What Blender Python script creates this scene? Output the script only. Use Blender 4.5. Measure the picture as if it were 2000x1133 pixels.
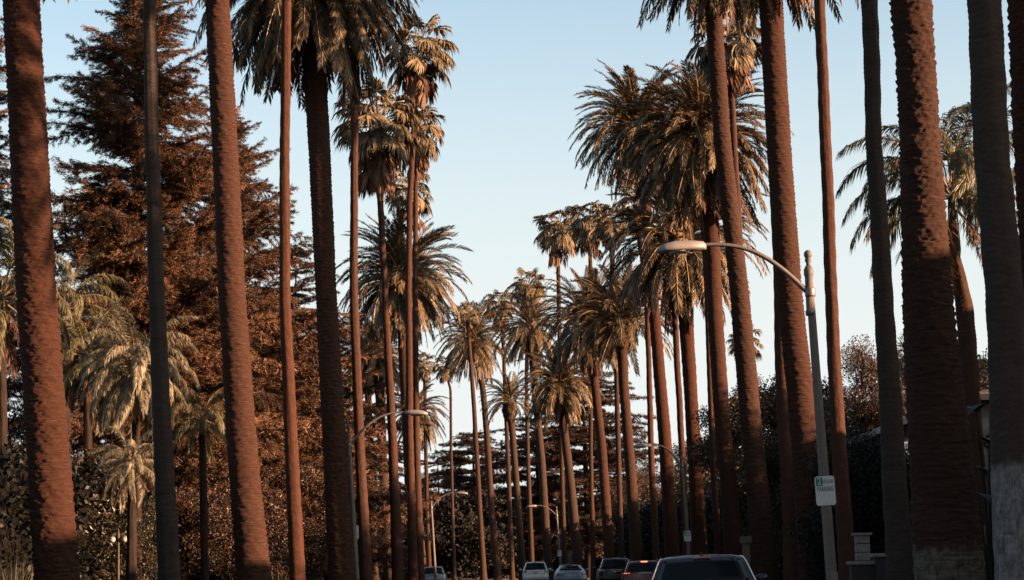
import bpy, math, random
import numpy as np
from mathutils import Vector, Matrix

# ------------------------------------------------------------------ camera, sky, sun
SC = bpy.context.scene
for o in list(bpy.data.objects): bpy.data.objects.remove(o)
COL = SC.collection
F = 4000.0                      # focal length in photo pixels (2000 wide)
CAMZ = 1.2
PITCH = math.radians(7.75); ROLL = math.radians(1.3)
cf = Vector((0, math.cos(PITCH), math.sin(PITCH)))
r0 = Vector((1, 0, 0)); u0 = r0.cross(cf)
cr = r0*math.cos(ROLL) - u0*math.sin(ROLL)
cu = u0*math.cos(ROLL) + r0*math.sin(ROLL)
cam_data = bpy.data.cameras.new('camera'); cam = bpy.data.objects.new('camera', cam_data); COL.objects.link(cam)
cam_data.sensor_width = 36; cam_data.lens = F/2000*36; cam_data.clip_end = 6000; cam_data.clip_start = 0.3
m = Matrix((cr, cu, -cf)).transposed().to_4x4(); m.translation = (0, 0, CAMZ)
cam.matrix_world = m
SC.camera = cam
SC.render.resolution_x = 1024; SC.render.resolution_y = 580
SC.view_settings.view_transform = 'Standard'; SC.view_settings.look = 'None'
SC.view_settings.exposure = 2.45; SC.view_settings.gamma = 1.0

SUN_EL = math.radians(13.0); SUN_AZ = math.radians(70)     # azimuth from -Y (behind the camera) towards +X
sv = Vector((math.sin(SUN_AZ)*math.cos(SUN_EL), -math.cos(SUN_AZ)*math.cos(SUN_EL), math.sin(SUN_EL)))
sun_d = bpy.data.lights.new('sun', 'SUN'); sun = bpy.data.objects.new('sun', sun_d); COL.objects.link(sun)
sun_d.energy = 5.0; sun_d.angle = math.radians(0.55); sun_d.color = (1.0, 0.60, 0.36)
sun.rotation_euler = sv.to_track_quat('Z', 'Y').to_euler(); sun.location = (60, -20, 40)
W = bpy.data.worlds.new('World'); SC.world = W; W.use_nodes = True
wn = W.node_tree.nodes; wl = W.node_tree.links
sky = wn.new('ShaderNodeTexSky'); sky.sky_type = 'NISHITA'; sky.sun_disc = False
sky.sun_elevation = SUN_EL; sky.sun_rotation = math.atan2(sv.x, sv.y)
sky.air_density = 1.0; sky.dust_density = 2.2; sky.ozone_density = 1.6; sky.altitude = 0
# pale horizon haze, the same all the way round
_tc = wn.new('ShaderNodeTexCoord'); _sx = wn.new('ShaderNodeSeparateXYZ'); wl.new(_tc.outputs['Generated'], _sx.inputs[0])
_mr = wn.new('ShaderNodeMapRange'); _mr.interpolation_type = 'SMOOTHSTEP'; wl.new(_sx.outputs[2], _mr.inputs[0])
_mr.inputs[1].default_value = .06; _mr.inputs[2].default_value = .32; _mr.inputs[3].default_value = .97; _mr.inputs[4].default_value = .12
_mx = wn.new('ShaderNodeMix'); _mx.data_type = 'RGBA'; wl.new(_mr.outputs[0], _mx.inputs[0]); wl.new(sky.outputs[0], _mx.inputs[6]); _mx.inputs[7].default_value = (2.86, 3.02, 3.26, 1)
_ml = wn.new('ShaderNodeMix'); _ml.data_type = 'RGBA'; _ml.blend_type = 'MULTIPLY'; _ml.inputs[0].default_value = 1
wl.new(_mx.outputs[2], _ml.inputs[6]); _ml.inputs[7].default_value = (.945, .935, .86, 1)
wl.new(_ml.outputs[2], wn['Background'].inputs[0]); wn['Background'].inputs[1].default_value = 0.06

def P(px, py, D):
    """world point on the plane y = D seen at photo pixel (px, py)"""
    d = cf*F + cr*(px-1000) + cu*(566.5-py)
    t = D/d.y
    return Vector((d.x*t, D, CAMZ + d.z*t))
def at0(px, D):
    """ground point at distance D below pixel column px near the horizon"""
    p = P(px, 1118 - (px-1000)*math.tan(ROLL), D); return Vector((p.x, D, 0))

# ------------------------------------------------------------------ helpers
R = random.Random(7)
def rs(seed): return np.random.RandomState(seed)
def props(o, label=None, cat=None, group=None, kind=None):
    if label: o['label'] = label
    if cat: o['category'] = cat
    if group: o['group'] = group
    if kind: o['kind'] = kind
    return o
def link(name, me, parent=None, loc=None, rot=None, scl=None):
    o = bpy.data.objects.new(name, me); COL.objects.link(o)
    if parent is not None: o.parent = parent
    if loc is not None: o.location = loc
    if rot is not None: o.rotation_euler = rot
    if scl is not None: o.scale = scl if hasattr(scl, '__len__') else (scl,)*3
    return o
def empty(name, loc, label, cat, group=None, rz=0):
    o = link(name, None, loc=loc, rot=(0, 0, rz)); o.empty_display_size = .3
    return props(o, label, cat, group)

def mk_mesh(name, V, Fc, mats, mi=None, smooth=False, uv=None):
    me = bpy.data.meshes.new(name)
    V = np.asarray(V, dtype=np.float32).reshape(-1, 3)
    if isinstance(Fc, np.ndarray):
        k = Fc.shape[1]; n = Fc.shape[0]
        me.vertices.add(len(V)); me.vertices.foreach_set('co', V.ravel())
        me.loops.add(n*k); me.loops.foreach_set('vertex_index', Fc.astype(np.int32).ravel())
        me.polygons.add(n); me.polygons.foreach_set('loop_start', np.arange(0, n*k, k, dtype=np.int32))
        if uv is not None:
            l = me.uv_layers.new(name='UVMap'); l.data.foreach_set('uv', np.asarray(uv, dtype=np.float32)[Fc.ravel()].ravel())
    else:
        me.from_pydata([tuple(map(float, v)) for v in V], [], [tuple(f) for f in Fc])
    for m_ in mats: me.materials.append(m_)
    if mi is not None: me.polygons.foreach_set('material_index', np.asarray(mi, dtype=np.int32))
    me.update(calc_edges=True); me.validate()
    if smooth: me.polygons.foreach_set('use_smooth', [True]*len(me.polygons))
    return me

class Soup:
    def __init__(s): s.t = []; s.m = []
    def tris(s, a, mat=0):
        a = np.asarray(a, dtype=np.float32).reshape(-1, 3, 3); s.t.append(a); s.m.append(np.full(len(a), mat))
    def tube(s, path, rad, n=4, mat=0):
        path = np.asarray(path, float); rad = np.asarray(rad, float)*np.ones(len(path))
        tan = np.gradient(path, axis=0); tan /= np.linalg.norm(tan, axis=1)[:, None]+1e-9
        ref = np.array([0, 0, 1.]) if abs(tan[0][2]) < .9 else np.array([1., 0, 0])
        a = np.cross(tan, ref); a /= np.linalg.norm(a, axis=1)[:, None]+1e-9; b = np.cross(tan, a)
        th = np.arange(n)/n*2*math.pi
        ring = path[:, None, :] + rad[:, None, None]*(np.cos(th)[None, :, None]*a[:, None, :]+np.sin(th)[None, :, None]*b[:, None, :])
        q0 = ring[:-1]; q1 = ring[1:]; r0_ = np.roll(q0, -1, axis=1); r1_ = np.roll(q1, -1, axis=1)
        s.tris(np.stack([q0, r0_, r1_], axis=2), mat); s.tris(np.stack([q0, r1_, q1], axis=2), mat)
    def box(s, lo, hi, mat=0):
        lo = np.array(lo, float); hi = np.array(hi, float)
        c = np.array([[x, y, z] for x in (lo[0], hi[0]) for y in (lo[1], hi[1]) for z in (lo[2], hi[2])])
        for f in ((0,1,3,2),(4,6,7,5),(0,4,5,1),(2,3,7,6),(0,2,6,4),(1,5,7,3)):
            s.tris([c[f[0]], c[f[1]], c[f[2]]], mat); s.tris([c[f[0]], c[f[2]], c[f[3]]], mat)
    def mesh(s, name, mats):
        t = np.concatenate(s.t); mi = np.concatenate(s.m)
        return mk_mesh(name, t.reshape(-1, 3), np.arange(len(t)*3).reshape(-1, 3), mats, mi)

def box_mesh(name, lo, hi, mat, bev=0.0):
    import bmesh
    bm = bmesh.new(); bmesh.ops.create_cube(bm, size=1)
    for v in bm.verts:
        v.co = Vector([lo[i] + (v.co[i]+.5)*(hi[i]-lo[i]) for i in range(3)])
    if bev: bmesh.ops.bevel(bm, geom=bm.edges[:], offset=bev, segments=2, affect='EDGES')
    me = bpy.data.meshes.new(name); bm.to_mesh(me); bm.free(); me.materials.append(mat); return me
def grid_mesh(name, G, mat, closed=False, smooth=True, caps=False, uv=None, mats=None, mi=None):
    nr, ns = G.shape[:2]; idx = np.arange(nr*ns).reshape(nr, ns)
    if closed: nx = np.roll(idx, -1, axis=1); a = idx[:-1]; b = nx[:-1]; c = nx[1:]; d = idx[1:]
    else: a = idx[:-1, :-1]; b = idx[:-1, 1:]; c = idx[1:, 1:]; d = idx[1:, :-1]
    Fq = np.stack([a, b, c, d], axis=-1).reshape(-1, 4)
    if caps:
        Fl = [tuple(f) for f in Fq.tolist()] + [tuple(reversed(idx[0].tolist())), tuple(idx[-1].tolist())]
        return mk_mesh(name, G.reshape(-1, 3), Fl, [mat], smooth=smooth)
    return mk_mesh(name, G.reshape(-1, 3), Fq, mats or [mat], smooth=smooth, uv=uv, mi=mi)
def tube_grid(path, rad, n=12):
    path = np.asarray(path, float); rad = np.asarray(rad, float)*np.ones(len(path))
    tan = np.gradient(path, axis=0); tan /= np.linalg.norm(tan, axis=1)[:, None]+1e-9
    ref = np.array([0, 1., 0]) if abs(tan[0][1]) < .9 else np.array([1., 0, 0])
    a = np.cross(tan, ref); a /= np.linalg.norm(a, axis=1)[:, None]+1e-9; b = np.cross(a, tan)
    th = np.arange(n)/n*2*math.pi
    return path[:, None, :] + rad[:, None, None]*(np.cos(th)[None, :, None]*a[:, None, :]+np.sin(th)[None, :, None]*b[:, None, :])
def lathe(name, prof, mat, n=16):
    th = np.arange(n)/n*2*math.pi
    G = np.array([[(r*math.cos(t), r*math.sin(t), z) for t in th] for r, z in prof])
    return grid_mesh(name, G, mat, closed=True, caps=True)

# ------------------------------------------------------------------ materials
def nodes(name):
    mt = bpy.data.materials.new(name); mt.use_nodes = True; nt = mt.node_tree
    return mt, nt, nt.nodes['Principled BSDF']
def nd(nt, t, **k):
    n = nt.nodes.new(t)
    for a, v in k.items(): setattr(n, a, v)
    return n
def ramp(nt, fac, stops):
    r = nd(nt, 'ShaderNodeValToRGB'); nt.links.new(fac, r.inputs[0])
    e = r.color_ramp.elements
    while len(e) < len(stops): e.new(.5)
    for i, (p_, c) in enumerate(stops): e[i].position = p_; e[i].color = (*c, 1)
    return r.outputs[0]
def mix(nt, f, a, b, mode='MIX'):
    n = nd(nt, 'ShaderNodeMix', data_type='RGBA', blend_type=mode)
    for i, v in ((0, f), (6, a), (7, b)):
        if hasattr(v, 'links') or hasattr(v, 'is_linked'): nt.links.new(v, n.inputs[i])
        else: n.inputs[i].default_value = v if i == 0 else (*v, 1)
    return n.outputs[2]
def noise(nt, scale, detail=4, vec=None, rough=.6):
    n = nd(nt, 'ShaderNodeTexNoise'); n.inputs['Scale'].default_value = scale; n.inputs['Detail'].default_value = detail
    n.inputs['Roughness'].default_value = rough
    if vec is not None: nt.links.new(vec, n.inputs['Vector'])
    return n.outputs['Fac']
def mapping(nt, src, scale):
    tc = nd(nt, 'ShaderNodeTexCoord'); mp = nd(nt, 'ShaderNodeMapping'); mp.inputs['Scale'].default_value = scale
    nt.links.new(tc.outputs[src], mp.inputs[0]); return mp.outputs[0]
def bump(nt, bs, h, strength=.5, dist=.02):
    b = nd(nt, 'ShaderNodeBump'); b.inputs['Strength'].default_value = strength; b.inputs['Distance'].default_value = dist
    nt.links.new(h, b.inputs['Height']); nt.links.new(b.outputs[0], bs.inputs['Normal'])

KB = .50        # foliage, bark: the picture is exposed long, base colours stay dark
def kb(c): return tuple(x*KB for x in c)
def simple(name, col, rough=.6, metal=0, var=.15, scale=6, coat=0, emit=None, es=1, bs_=0, spec=.5, ior=1.5):
    mt, nt, b = nodes(name)
    v = mapping(nt, 'Object', (1, 1, 1)); f = noise(nt, scale, 5, v)
    c = ramp(nt, f, [(.3, tuple(x*(1-var) for x in col)), (.7, tuple(min(1, x*(1+var)) for x in col))])
    nt.links.new(c, b.inputs['Base Color'])
    b.inputs['Roughness'].default_value = rough; b.inputs['Metallic'].default_value = metal
    b.inputs['Specular IOR Level'].default_value = spec; b.inputs['IOR'].default_value = ior; b.inputs['Coat Weight'].default_value = coat; b.inputs['Coat Roughness'].default_value = .05
    if emit: b.inputs['Emission Color'].default_value = (*emit, 1); b.inputs['Emission Strength'].default_value = es
    if bs_: bump(nt, b, noise(nt, scale*6, 6, v), bs_, .01)
    return mt

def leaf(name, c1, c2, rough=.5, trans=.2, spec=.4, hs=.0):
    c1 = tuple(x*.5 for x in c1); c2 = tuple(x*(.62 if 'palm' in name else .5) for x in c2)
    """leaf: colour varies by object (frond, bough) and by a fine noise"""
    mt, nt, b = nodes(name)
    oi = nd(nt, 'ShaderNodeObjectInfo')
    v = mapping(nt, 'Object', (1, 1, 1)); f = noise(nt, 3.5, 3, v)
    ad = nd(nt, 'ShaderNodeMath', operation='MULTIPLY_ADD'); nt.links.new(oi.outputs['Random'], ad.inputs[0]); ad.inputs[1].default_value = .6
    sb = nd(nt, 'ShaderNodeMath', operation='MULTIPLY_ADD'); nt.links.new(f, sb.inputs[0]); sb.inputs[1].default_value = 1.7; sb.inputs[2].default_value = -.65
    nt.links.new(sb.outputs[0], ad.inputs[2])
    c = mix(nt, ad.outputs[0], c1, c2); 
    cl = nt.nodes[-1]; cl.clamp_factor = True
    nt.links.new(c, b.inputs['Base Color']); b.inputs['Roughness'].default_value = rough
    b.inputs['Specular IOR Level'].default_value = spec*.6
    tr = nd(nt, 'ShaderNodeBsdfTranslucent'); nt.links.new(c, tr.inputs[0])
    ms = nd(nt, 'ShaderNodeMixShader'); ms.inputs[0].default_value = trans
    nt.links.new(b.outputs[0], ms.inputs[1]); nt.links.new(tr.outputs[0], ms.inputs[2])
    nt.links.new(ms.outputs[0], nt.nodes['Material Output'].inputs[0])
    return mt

def bark(name, dark, mid, light, fleck=None, fleck_t=.66, us=3.0, vs=10.0, bst=.8, paint=None):
    dark, mid, light = [tuple(x*.84 for x in kb(c_)) for c_ in (dark, mid, light)]
    if fleck: fleck = tuple(x*.75 for x in kb(fleck))
    mt, nt, b = nodes(name)
    uvv = mapping(nt, 'UV', (us, vs, 1))
    f1 = noise(nt, 1.0, 9, uvv, .72)
    ob = mapping(nt, 'Object', (1, 1, 1)); f2 = noise(nt, .9, 3, ob)
    c = ramp(nt, f1, [(.3, dark), (.5, mid), (.75, light)])
    c = mix(nt, f2, c, tuple(x*.75 for x in mid))
    oi = nd(nt, 'ShaderNodeObjectInfo'); mrr = nd(nt, 'ShaderNodeMapRange'); nt.links.new(oi.outputs['Random'], mrr.inputs[0]); mrr.inputs[3].default_value = .45; mrr.inputs[4].default_value = 0
    gl = ramp(nt, f1, [(.3, tuple((dark[0]+dark[1])*.45*k_ for k_ in (1, .85, .78))), (.75, tuple((light[0]+light[1])*.45*k_ for k_ in (1, .8, .7)))])
    c = mix(nt, mrr.outputs[0], c, gl)
    if fleck:
        f3 = noise(nt, 2.6, 3, uvv, .5); fr = ramp(nt, f3, [(fleck_t, (0, 0, 0)), (fleck_t+.06, (1, 1, 1))])
        c = mix(nt, fr, c, fleck)
    if paint:
        z0, col = paint
        sx = nd(nt, 'ShaderNodeSeparateXYZ'); nt.links.new(ob, sx.inputs[0])
        nz = noise(nt, 4, 5, ob)
        ma = nd(nt, 'ShaderNodeMath', operation='MULTIPLY_ADD'); nt.links.new(nz, ma.inputs[0]); ma.inputs[1].default_value = .5; nt.links.new(sx.outputs[2], ma.inputs[2])
        mr = nd(nt, 'ShaderNodeMapRange'); nt.links.new(ma.outputs[0], mr.inputs[0]); mr.inputs[1].default_value = z0+.2; mr.inputs[2].default_value = z0+.32
        mr.inputs[3].default_value = 1; mr.inputs[4].default_value = 0
        st = noise(nt, 7, 6, mapping(nt, 'UV', (2.5, .7, 1)), .7)
        pc = ramp(nt, st, [(.36, tuple(x*.3 for x in col)), (.5, tuple(x*.75 for x in col)), (.6, col)])
        c = mix(nt, mr.outputs[0], c, pc)
    nt.links.new(c, b.inputs['Base Color']); b.inputs['Roughness'].default_value = .85; b.inputs['Specular IOR Level'].default_value = .1
    bump(nt, b, f1, bst, .06)
    return mt

M = {}
DK = dict(dark=(.034,.016,.011), mid=(.098,.037,.021), light=(.17,.068,.039))
M['bark_date'] = bark('date palm bark', **DK, fleck=(.30,.15,.09), fleck_t=.68, us=2.2, vs=22, bst=1)
M['bark_date_rough'] = bark('rough date palm bark', **DK, fleck=(.28,.16,.10), fleck_t=.63, us=3, vs=24, bst=1)
M['bark_date_paint'] = bark('date palm bark with pale foot', **DK, fleck=(.30,.15,.09), fleck_t=.68, us=2.2, vs=22, bst=1, paint=(1.35, (.11,.088,.072)))
GK = dict(dark=(.035,.024,.019), mid=(.075,.054,.045), light=(.13,.095,.078))
M['bark_grey'] = bark('grey fan palm bark', **GK, us=3.5, vs=7, bst=.5)
M['bark_grey_paint'] = bark('grey fan palm bark, limewashed foot', **GK, us=3.5, vs=7, bst=.5, paint=(2.35, (.13,.122,.118)))
M['bark_thin'] = bark('brown fan palm bark', (.05,.021,.013), (.11,.045,.027), (.17,.074,.045), us=6, vs=5, bst=.8)
M['bark_far'] = bark('far palm bark', (.055,.027,.018), (.09,.043,.026), (.14,.07,.045), us=4, vs=8, bst=.8)
M['boots'] = bark('old leaf bases', (.07,.032,.018), (.15,.08,.045), (.30,.19,.12), us=9, vs=9)
M['bark_tree'] = bark('tree bark', (.025,.015,.010), (.05,.03,.02), (.09,.055,.035), us=8, vs=2)
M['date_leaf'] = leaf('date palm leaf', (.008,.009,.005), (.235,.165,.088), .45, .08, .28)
M['date_stalk'] = simple('date palm leaf stalk', (.16,.10,.05), .5)
M['date_dead'] = leaf('dry date palm leaf', (.05,.02,.01), (.15,.065,.03), .7, .12)
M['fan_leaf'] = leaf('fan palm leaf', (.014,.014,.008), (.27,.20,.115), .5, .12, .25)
M['fan_dead'] = leaf('dry fan palm leaf', (.08,.035,.018), (.26,.14,.08), .7, .15)
M['queen_leaf'] = leaf('queen palm leaf', (.07,.065,.04), (.43,.37,.25), .45, .25, .35)
M['queen_green'] = leaf('green queen palm leaf', (.018,.022,.010), (.20,.175,.085), .45, .2, .35)
M['red_leaf'] = leaf('redwood needles', (.020,.014,.008), (.25,.125,.064), .55, .15, .3)
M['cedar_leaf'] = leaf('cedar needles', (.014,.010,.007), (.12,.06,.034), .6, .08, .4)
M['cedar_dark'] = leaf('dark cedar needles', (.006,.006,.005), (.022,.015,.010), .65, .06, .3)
M['broad_leaf'] = leaf('broad leaves', (.010,.010,.006), (.17,.12,.065), .4, .12, .4)
M['broad_rust'] = leaf('rusty broad leaves', (.018,.011,.007), (.13,.06,.03), .45, .12, .6)
M['magnolia'] = leaf('large pale leaves', (.003,.004,.002), (.10,.085,.048), .4, .12, .4)
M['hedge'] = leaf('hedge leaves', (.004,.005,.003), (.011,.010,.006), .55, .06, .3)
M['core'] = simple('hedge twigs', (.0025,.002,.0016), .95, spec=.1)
M['ground'] = simple('lawn', (.018,.02,.010), .9, scale=.8, var=.4, bs_=.5)
M['asphalt'] = simple('asphalt', (.03,.03,.031), .85, scale=30, var=.2, bs_=.4)
M['concrete'] = simple('pavement concrete', (.16,.15,.135), .85, scale=4, var=.12, bs_=.3)
M['paint_y'] = simple('yellow road paint', (.55,.38,.06), .6)
M['pole'] = simple('exposed aggregate pole', (.085,.068,.058), .8, scale=60, var=.5, bs_=.6)
M['pole_dark'] = simple('dark pole cap', (.055,.045,.04), .7, scale=30, var=.3)
M['steel'] = simple('galvanised steel', (.12,.10,.09), .5, .5, scale=20)
M['lampgrey'] = simple('luminaire shell', (.15,.13,.122), .5, .1, scale=9, var=.08)
M['lens'] = simple('luminaire glass', (.35,.33,.30), .15, coat=.5)
M['signwhite'] = simple('sign white', (.36,.345,.34), .45, scale=20, var=.05)
M['signgreen'] = simple('sign green', (.006,.07,.048), .45, var=.05)
M['signedge'] = simple('sign metal edge', (.35,.34,.33), .4, .6)
M['stucco'] = simple('pale stucco', (.12,.11,.10), .85, scale=12, var=.06)
M['rooftile'] = simple('brown roof shingles', (.07,.05,.04), .85, scale=8, var=.3)
M['trim'] = simple('grey trim', (.2,.19,.185), .6)
M['window'] = simple('window glass', (.02,.025,.03), .08, coat=1)
M['wood'] = simple('weathered wood', (.045,.03,.02), .8, scale=15)
M['iron'] = simple('dark iron', (.05,.04,.035), .6, .3)
M['globe'] = simple('frosted globe', (.25,.23,.2), .3)
M['coping'] = simple('pale stone coping', (.12,.105,.095), .8, scale=10)
M['brick'] = simple('dull red brick', (.012,.007,.006), .85, scale=14)

def carpaint(name, col, rough=.25, metal=.3, coat=.45):
    mt, nt, b = nodes(name); v = mapping(nt, 'Object', (1, 1, 1)); f = noise(nt, 3, 4, v)
    c = ramp(nt, f, [(.3, tuple(x*.9 for x in col)), (.7, col)]); nt.links.new(c, b.inputs['Base Color'])
    r = nd(nt, 'ShaderNodeMapRange'); nt.links.new(noise(nt, 9, 5, v), r.inputs[0]); r.inputs[3].default_value = rough*.7; r.inputs[4].default_value = rough*1.5
    nt.links.new(r.outputs[0], b.inputs['Roughness']); b.inputs['Metallic'].default_value = metal
    b.inputs['Specular IOR Level'].default_value = .35; b.inputs['Coat Weight'].default_value = coat; b.inputs['Coat Roughness'].default_value = .05; return mt
M['p_white'] = carpaint('white car paint', (.40,.385,.385), .4, 0)
M['p_blue'] = carpaint('slate blue car paint', (.10,.125,.16), .3, .5)
M['p_black'] = carpaint('black car paint', (.006,.006,.007), .25, .0, .05)
M['p_red'] = carpaint('dark red car paint', (.09,.007,.006), .3, .3)
M['p_silver'] = carpaint('silver car paint', (.16,.16,.165), .3, .6)
M['carglass'] = simple('tinted car glass', (.006,.008,.009), .05, var=.05, spec=.3, ior=1.22)
M['chrome'] = simple('chrome', (.7,.68,.66), .15, 1, var=.05)
M['rubber'] = simple('tyre rubber', (.02,.02,.02), .8)
M['blackplastic'] = simple('black plastic', (.015,.015,.016), .5)
M['taildark'] = simple('unlit red lamp', (.16,.01,.01), .15, coat=1)
M['taillit'] = simple('lit tail lamp', (.5,.05,.02), .2, emit=(1, .16, .04), es=1.2)
M['plate'] = simple('number plate', (.2,.19,.185), .5)

# ------------------------------------------------------------------ frond, fan and bough meshes
def norm(v): return v/(np.linalg.norm(v, axis=-1, keepdims=True)+1e-9)
def rachis(L, e0, bend, n=14, pw=1.25, e_end=None):
    s = np.linspace(0, 1, n); e = np.radians(e0 - bend*s**pw)
    e = np.maximum(e, math.radians(-86))
    st = L/(n-1); p = np.zeros((n, 3))
    for i in range(1, n): p[i] = p[i-1] + st*np.array([math.cos((e[i]+e[i-1])/2), 0, math.sin((e[i]+e[i-1])/2)])
    return p
def interp(p, s):
    n = len(p); x = s*(n-1); i = np.clip(x.astype(int), 0, n-2); f = (x-i)[:, None]
    return p[i]*(1-f)+p[i+1]*f, norm(p[i+1]-p[i])
def feather(name, L, e0, bend, npair, ll, lw, droop, vee, mats, seed, s0=.14, fwd=(.95, 1.8), stalk_r=.03, side_w=.0, jitter=.12):
    r = rs(seed); S = Soup(); p = rachis(L, e0, bend)
    p[:, 1] += side_w*np.linspace(0, 1, len(p))**2
    S.tube(p, np.linspace(stalk_r, stalk_r*.25, len(p)), 4, 1)
    s = np.repeat(np.linspace(s0, .995, npair), 2); side = np.tile([1., -1.], npair)
    s = np.clip(s + r.normal(0, .004, len(s)), 0, 1)
    c, t = interp(p, s)
    nrm = norm(np.cross(t, np.array([0, 1., 0]))); nrm *= -1     # up normal of the frond
    nrm = np.where((nrm[:, 2:] < -.2) & (t[:, 2:] > -.5), -nrm, nrm)
    sd = np.array([[0, 1., 0]])*side[:, None]
    f = fwd[0] + (fwd[1]-fwd[0])*s
    prof = np.sin(np.clip((s-s0*.6)/(1-s0*.6), 0, 1)**.75*math.pi)**.55
    ln = ll*(.35+.65*prof)*(1+r.normal(0, .07, len(s)))
    ln = np.where(s > .97, ll*.55, ln)
    d0 = norm(t*f[:, None] + sd + nrm*vee*(1+r.normal(0, .5, (len(s), 1))) + r.normal(0, jitter, (len(s), 3)))
    g = np.array([[0, 0, -1.]])
    d1 = norm(d0 + g*droop*(1+r.normal(0, .2, (len(s), 1)))); d2 = norm(d0 + g*droop*2.3)
    w0 = norm(np.cross(d0, nrm + r.normal(0, .35, (len(s), 3))))*lw/2
    a = c; b_ = c + d0*ln[:, None]*.3; m_ = b_ + d1*ln[:, None]*.35; e = m_ + d2*ln[:, None]*.35
    S.tris(np.stack([a, b_-w0, b_+w0], 1), 0)
    S.tris(np.stack([b_-w0, m_-w0*.8, b_+w0], 1), 0); S.tris(np.stack([m_-w0*.8, m_+w0*.8, b_+w0], 1), 0)
    S.tris(np.stack([m_-w0*.8, e, m_+w0*.8], 1), 0)
    return S.mesh(name, mats)

DATE = []      # (elevation, meshes)
k = 0
for e0, bend in ((84, 48), (70, 66), (55, 80), (38, 88), (20, 86), (2, 76), (-20, 58), (-42, 38)):
    ms = []
    for v in range(2):
        k += 1
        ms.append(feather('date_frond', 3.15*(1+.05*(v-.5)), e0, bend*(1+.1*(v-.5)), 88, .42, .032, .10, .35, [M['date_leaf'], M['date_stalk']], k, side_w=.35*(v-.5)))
    DATE.append((e0, ms))
DATE_DEAD = [feather('dry_date_frond', 3.0, -50, 34, 40, .42, .045, .5, .1, [M['date_dead'], M['date_stalk']], 61),
             feather('dry_date_frond', 2.8, -66, 20, 40, .42, .045, .6, .1, [M['date_dead'], M['date_stalk']], 62)]
QUEEN = {}
for key, mt in (('pale', 'queen_leaf'), ('green', 'queen_green')):
    QUEEN[key] = [(e0, [feather('queen_frond', 3.6, e0, b_, 120, .74, .034, dr, .1, [M[mt], M['date_stalk']], 100+e0+v, s0=.2, jitter=.3, side_w=.5*(v-.5)) for v in range(2)])
                  for e0, b_, dr in ((80, 75, .5), (66, 105, 1.0), (48, 115, 1.2), (30, 105, 1.4), (8, 90, 1.4), (-20, 60, 1.0))]
QUEEN_DEAD = [feather('dry_queen_frond', 2.6, -45, 38, 70, .6, .03, .8, .0, [M['date_dead'], M['date_stalk']], 151, jitter=.4)]

def fan(name, pet, e0, bend, rad, mats, seed, nseg=30, droop=.9, spread=115, closed=0):
    r = rs(seed); S = Soup(); p = rachis(pet, e0, bend, 6); S.tube(p, [.03]*6, 3, 1)
    t = norm(p[-1]-p[-2]); hub = p[-1]
    t2 = norm(t + np.array([0, 0, -.45])); sd = np.array([0, 1., 0]); nm = norm(np.cross(t2, sd))
    if nm[2] < 0: nm = -nm
    an = np.radians(np.linspace(-spread, spread, nseg))*(1-.55*closed)
    d0 = norm(np.cos(an)[:, None]*t2 + np.sin(an)[:, None]*sd + (np.abs(np.sin(an))*-.25)[:, None]*nm + r.normal(0, .05, (nseg, 3)))
    ln = rad*(1-.22*(np.abs(an)/math.radians(spread)))*(1+r.normal(0, .06, nseg))
    w = norm(np.cross(d0, nm + r.normal(0, .5, (nseg, 3))))*(rad*.058)
    g = np.array([0, 0, -1.])
    b_ = hub + d0*ln[:, None]*.5; d1 = norm(d0+g*droop*(.5+closed)); c = b_ + d1*ln[:, None]*.28; d2 = norm(d0*.6+g*droop*(1.6+closed)); e = c + d2*ln[:, None]*.30
    S.tris(np.stack([np.repeat(hub[None], nseg, 0), b_-w, b_+w], 1), 0)
    S.tris(np.stack([b_-w, c-w*.6, b_+w], 1), 0); S.tris(np.stack([c-w*.6, c+w*.6, b_+w], 1), 0)
    S.tris(np.stack([c-w*.6, e, c+w*.6], 1), 0)
    return S.mesh(name, mats)
FAN = [(e0, [fan('fan_leaf', 1.25, e0, b_, 1.05, [M['fan_leaf'], M['date_stalk']], 200+i*3+v) for v in range(2)])
       for i, (e0, b_) in enumerate(((82, 15), (62, 30), (42, 40), (22, 45), (0, 45), (-25, 30)))]
FAN_DEAD = [fan('dry_fan_leaf', 1.0, -48, 30, 1.0, [M['fan_dead'], M['date_stalk']], 231, 20, 1.2, 80, .5),
            fan('dry_fan_leaf', .8, -62, 20, 1.1, [M['fan_dead'], M['date_stalk']], 232, 18, 1.5, 70, .8),
            fan('dry_fan_leaf', .9, -35, 40, .9, [M['fan_dead'], M['date_stalk']], 233, 20, 1.3, 90, .4)]

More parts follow.
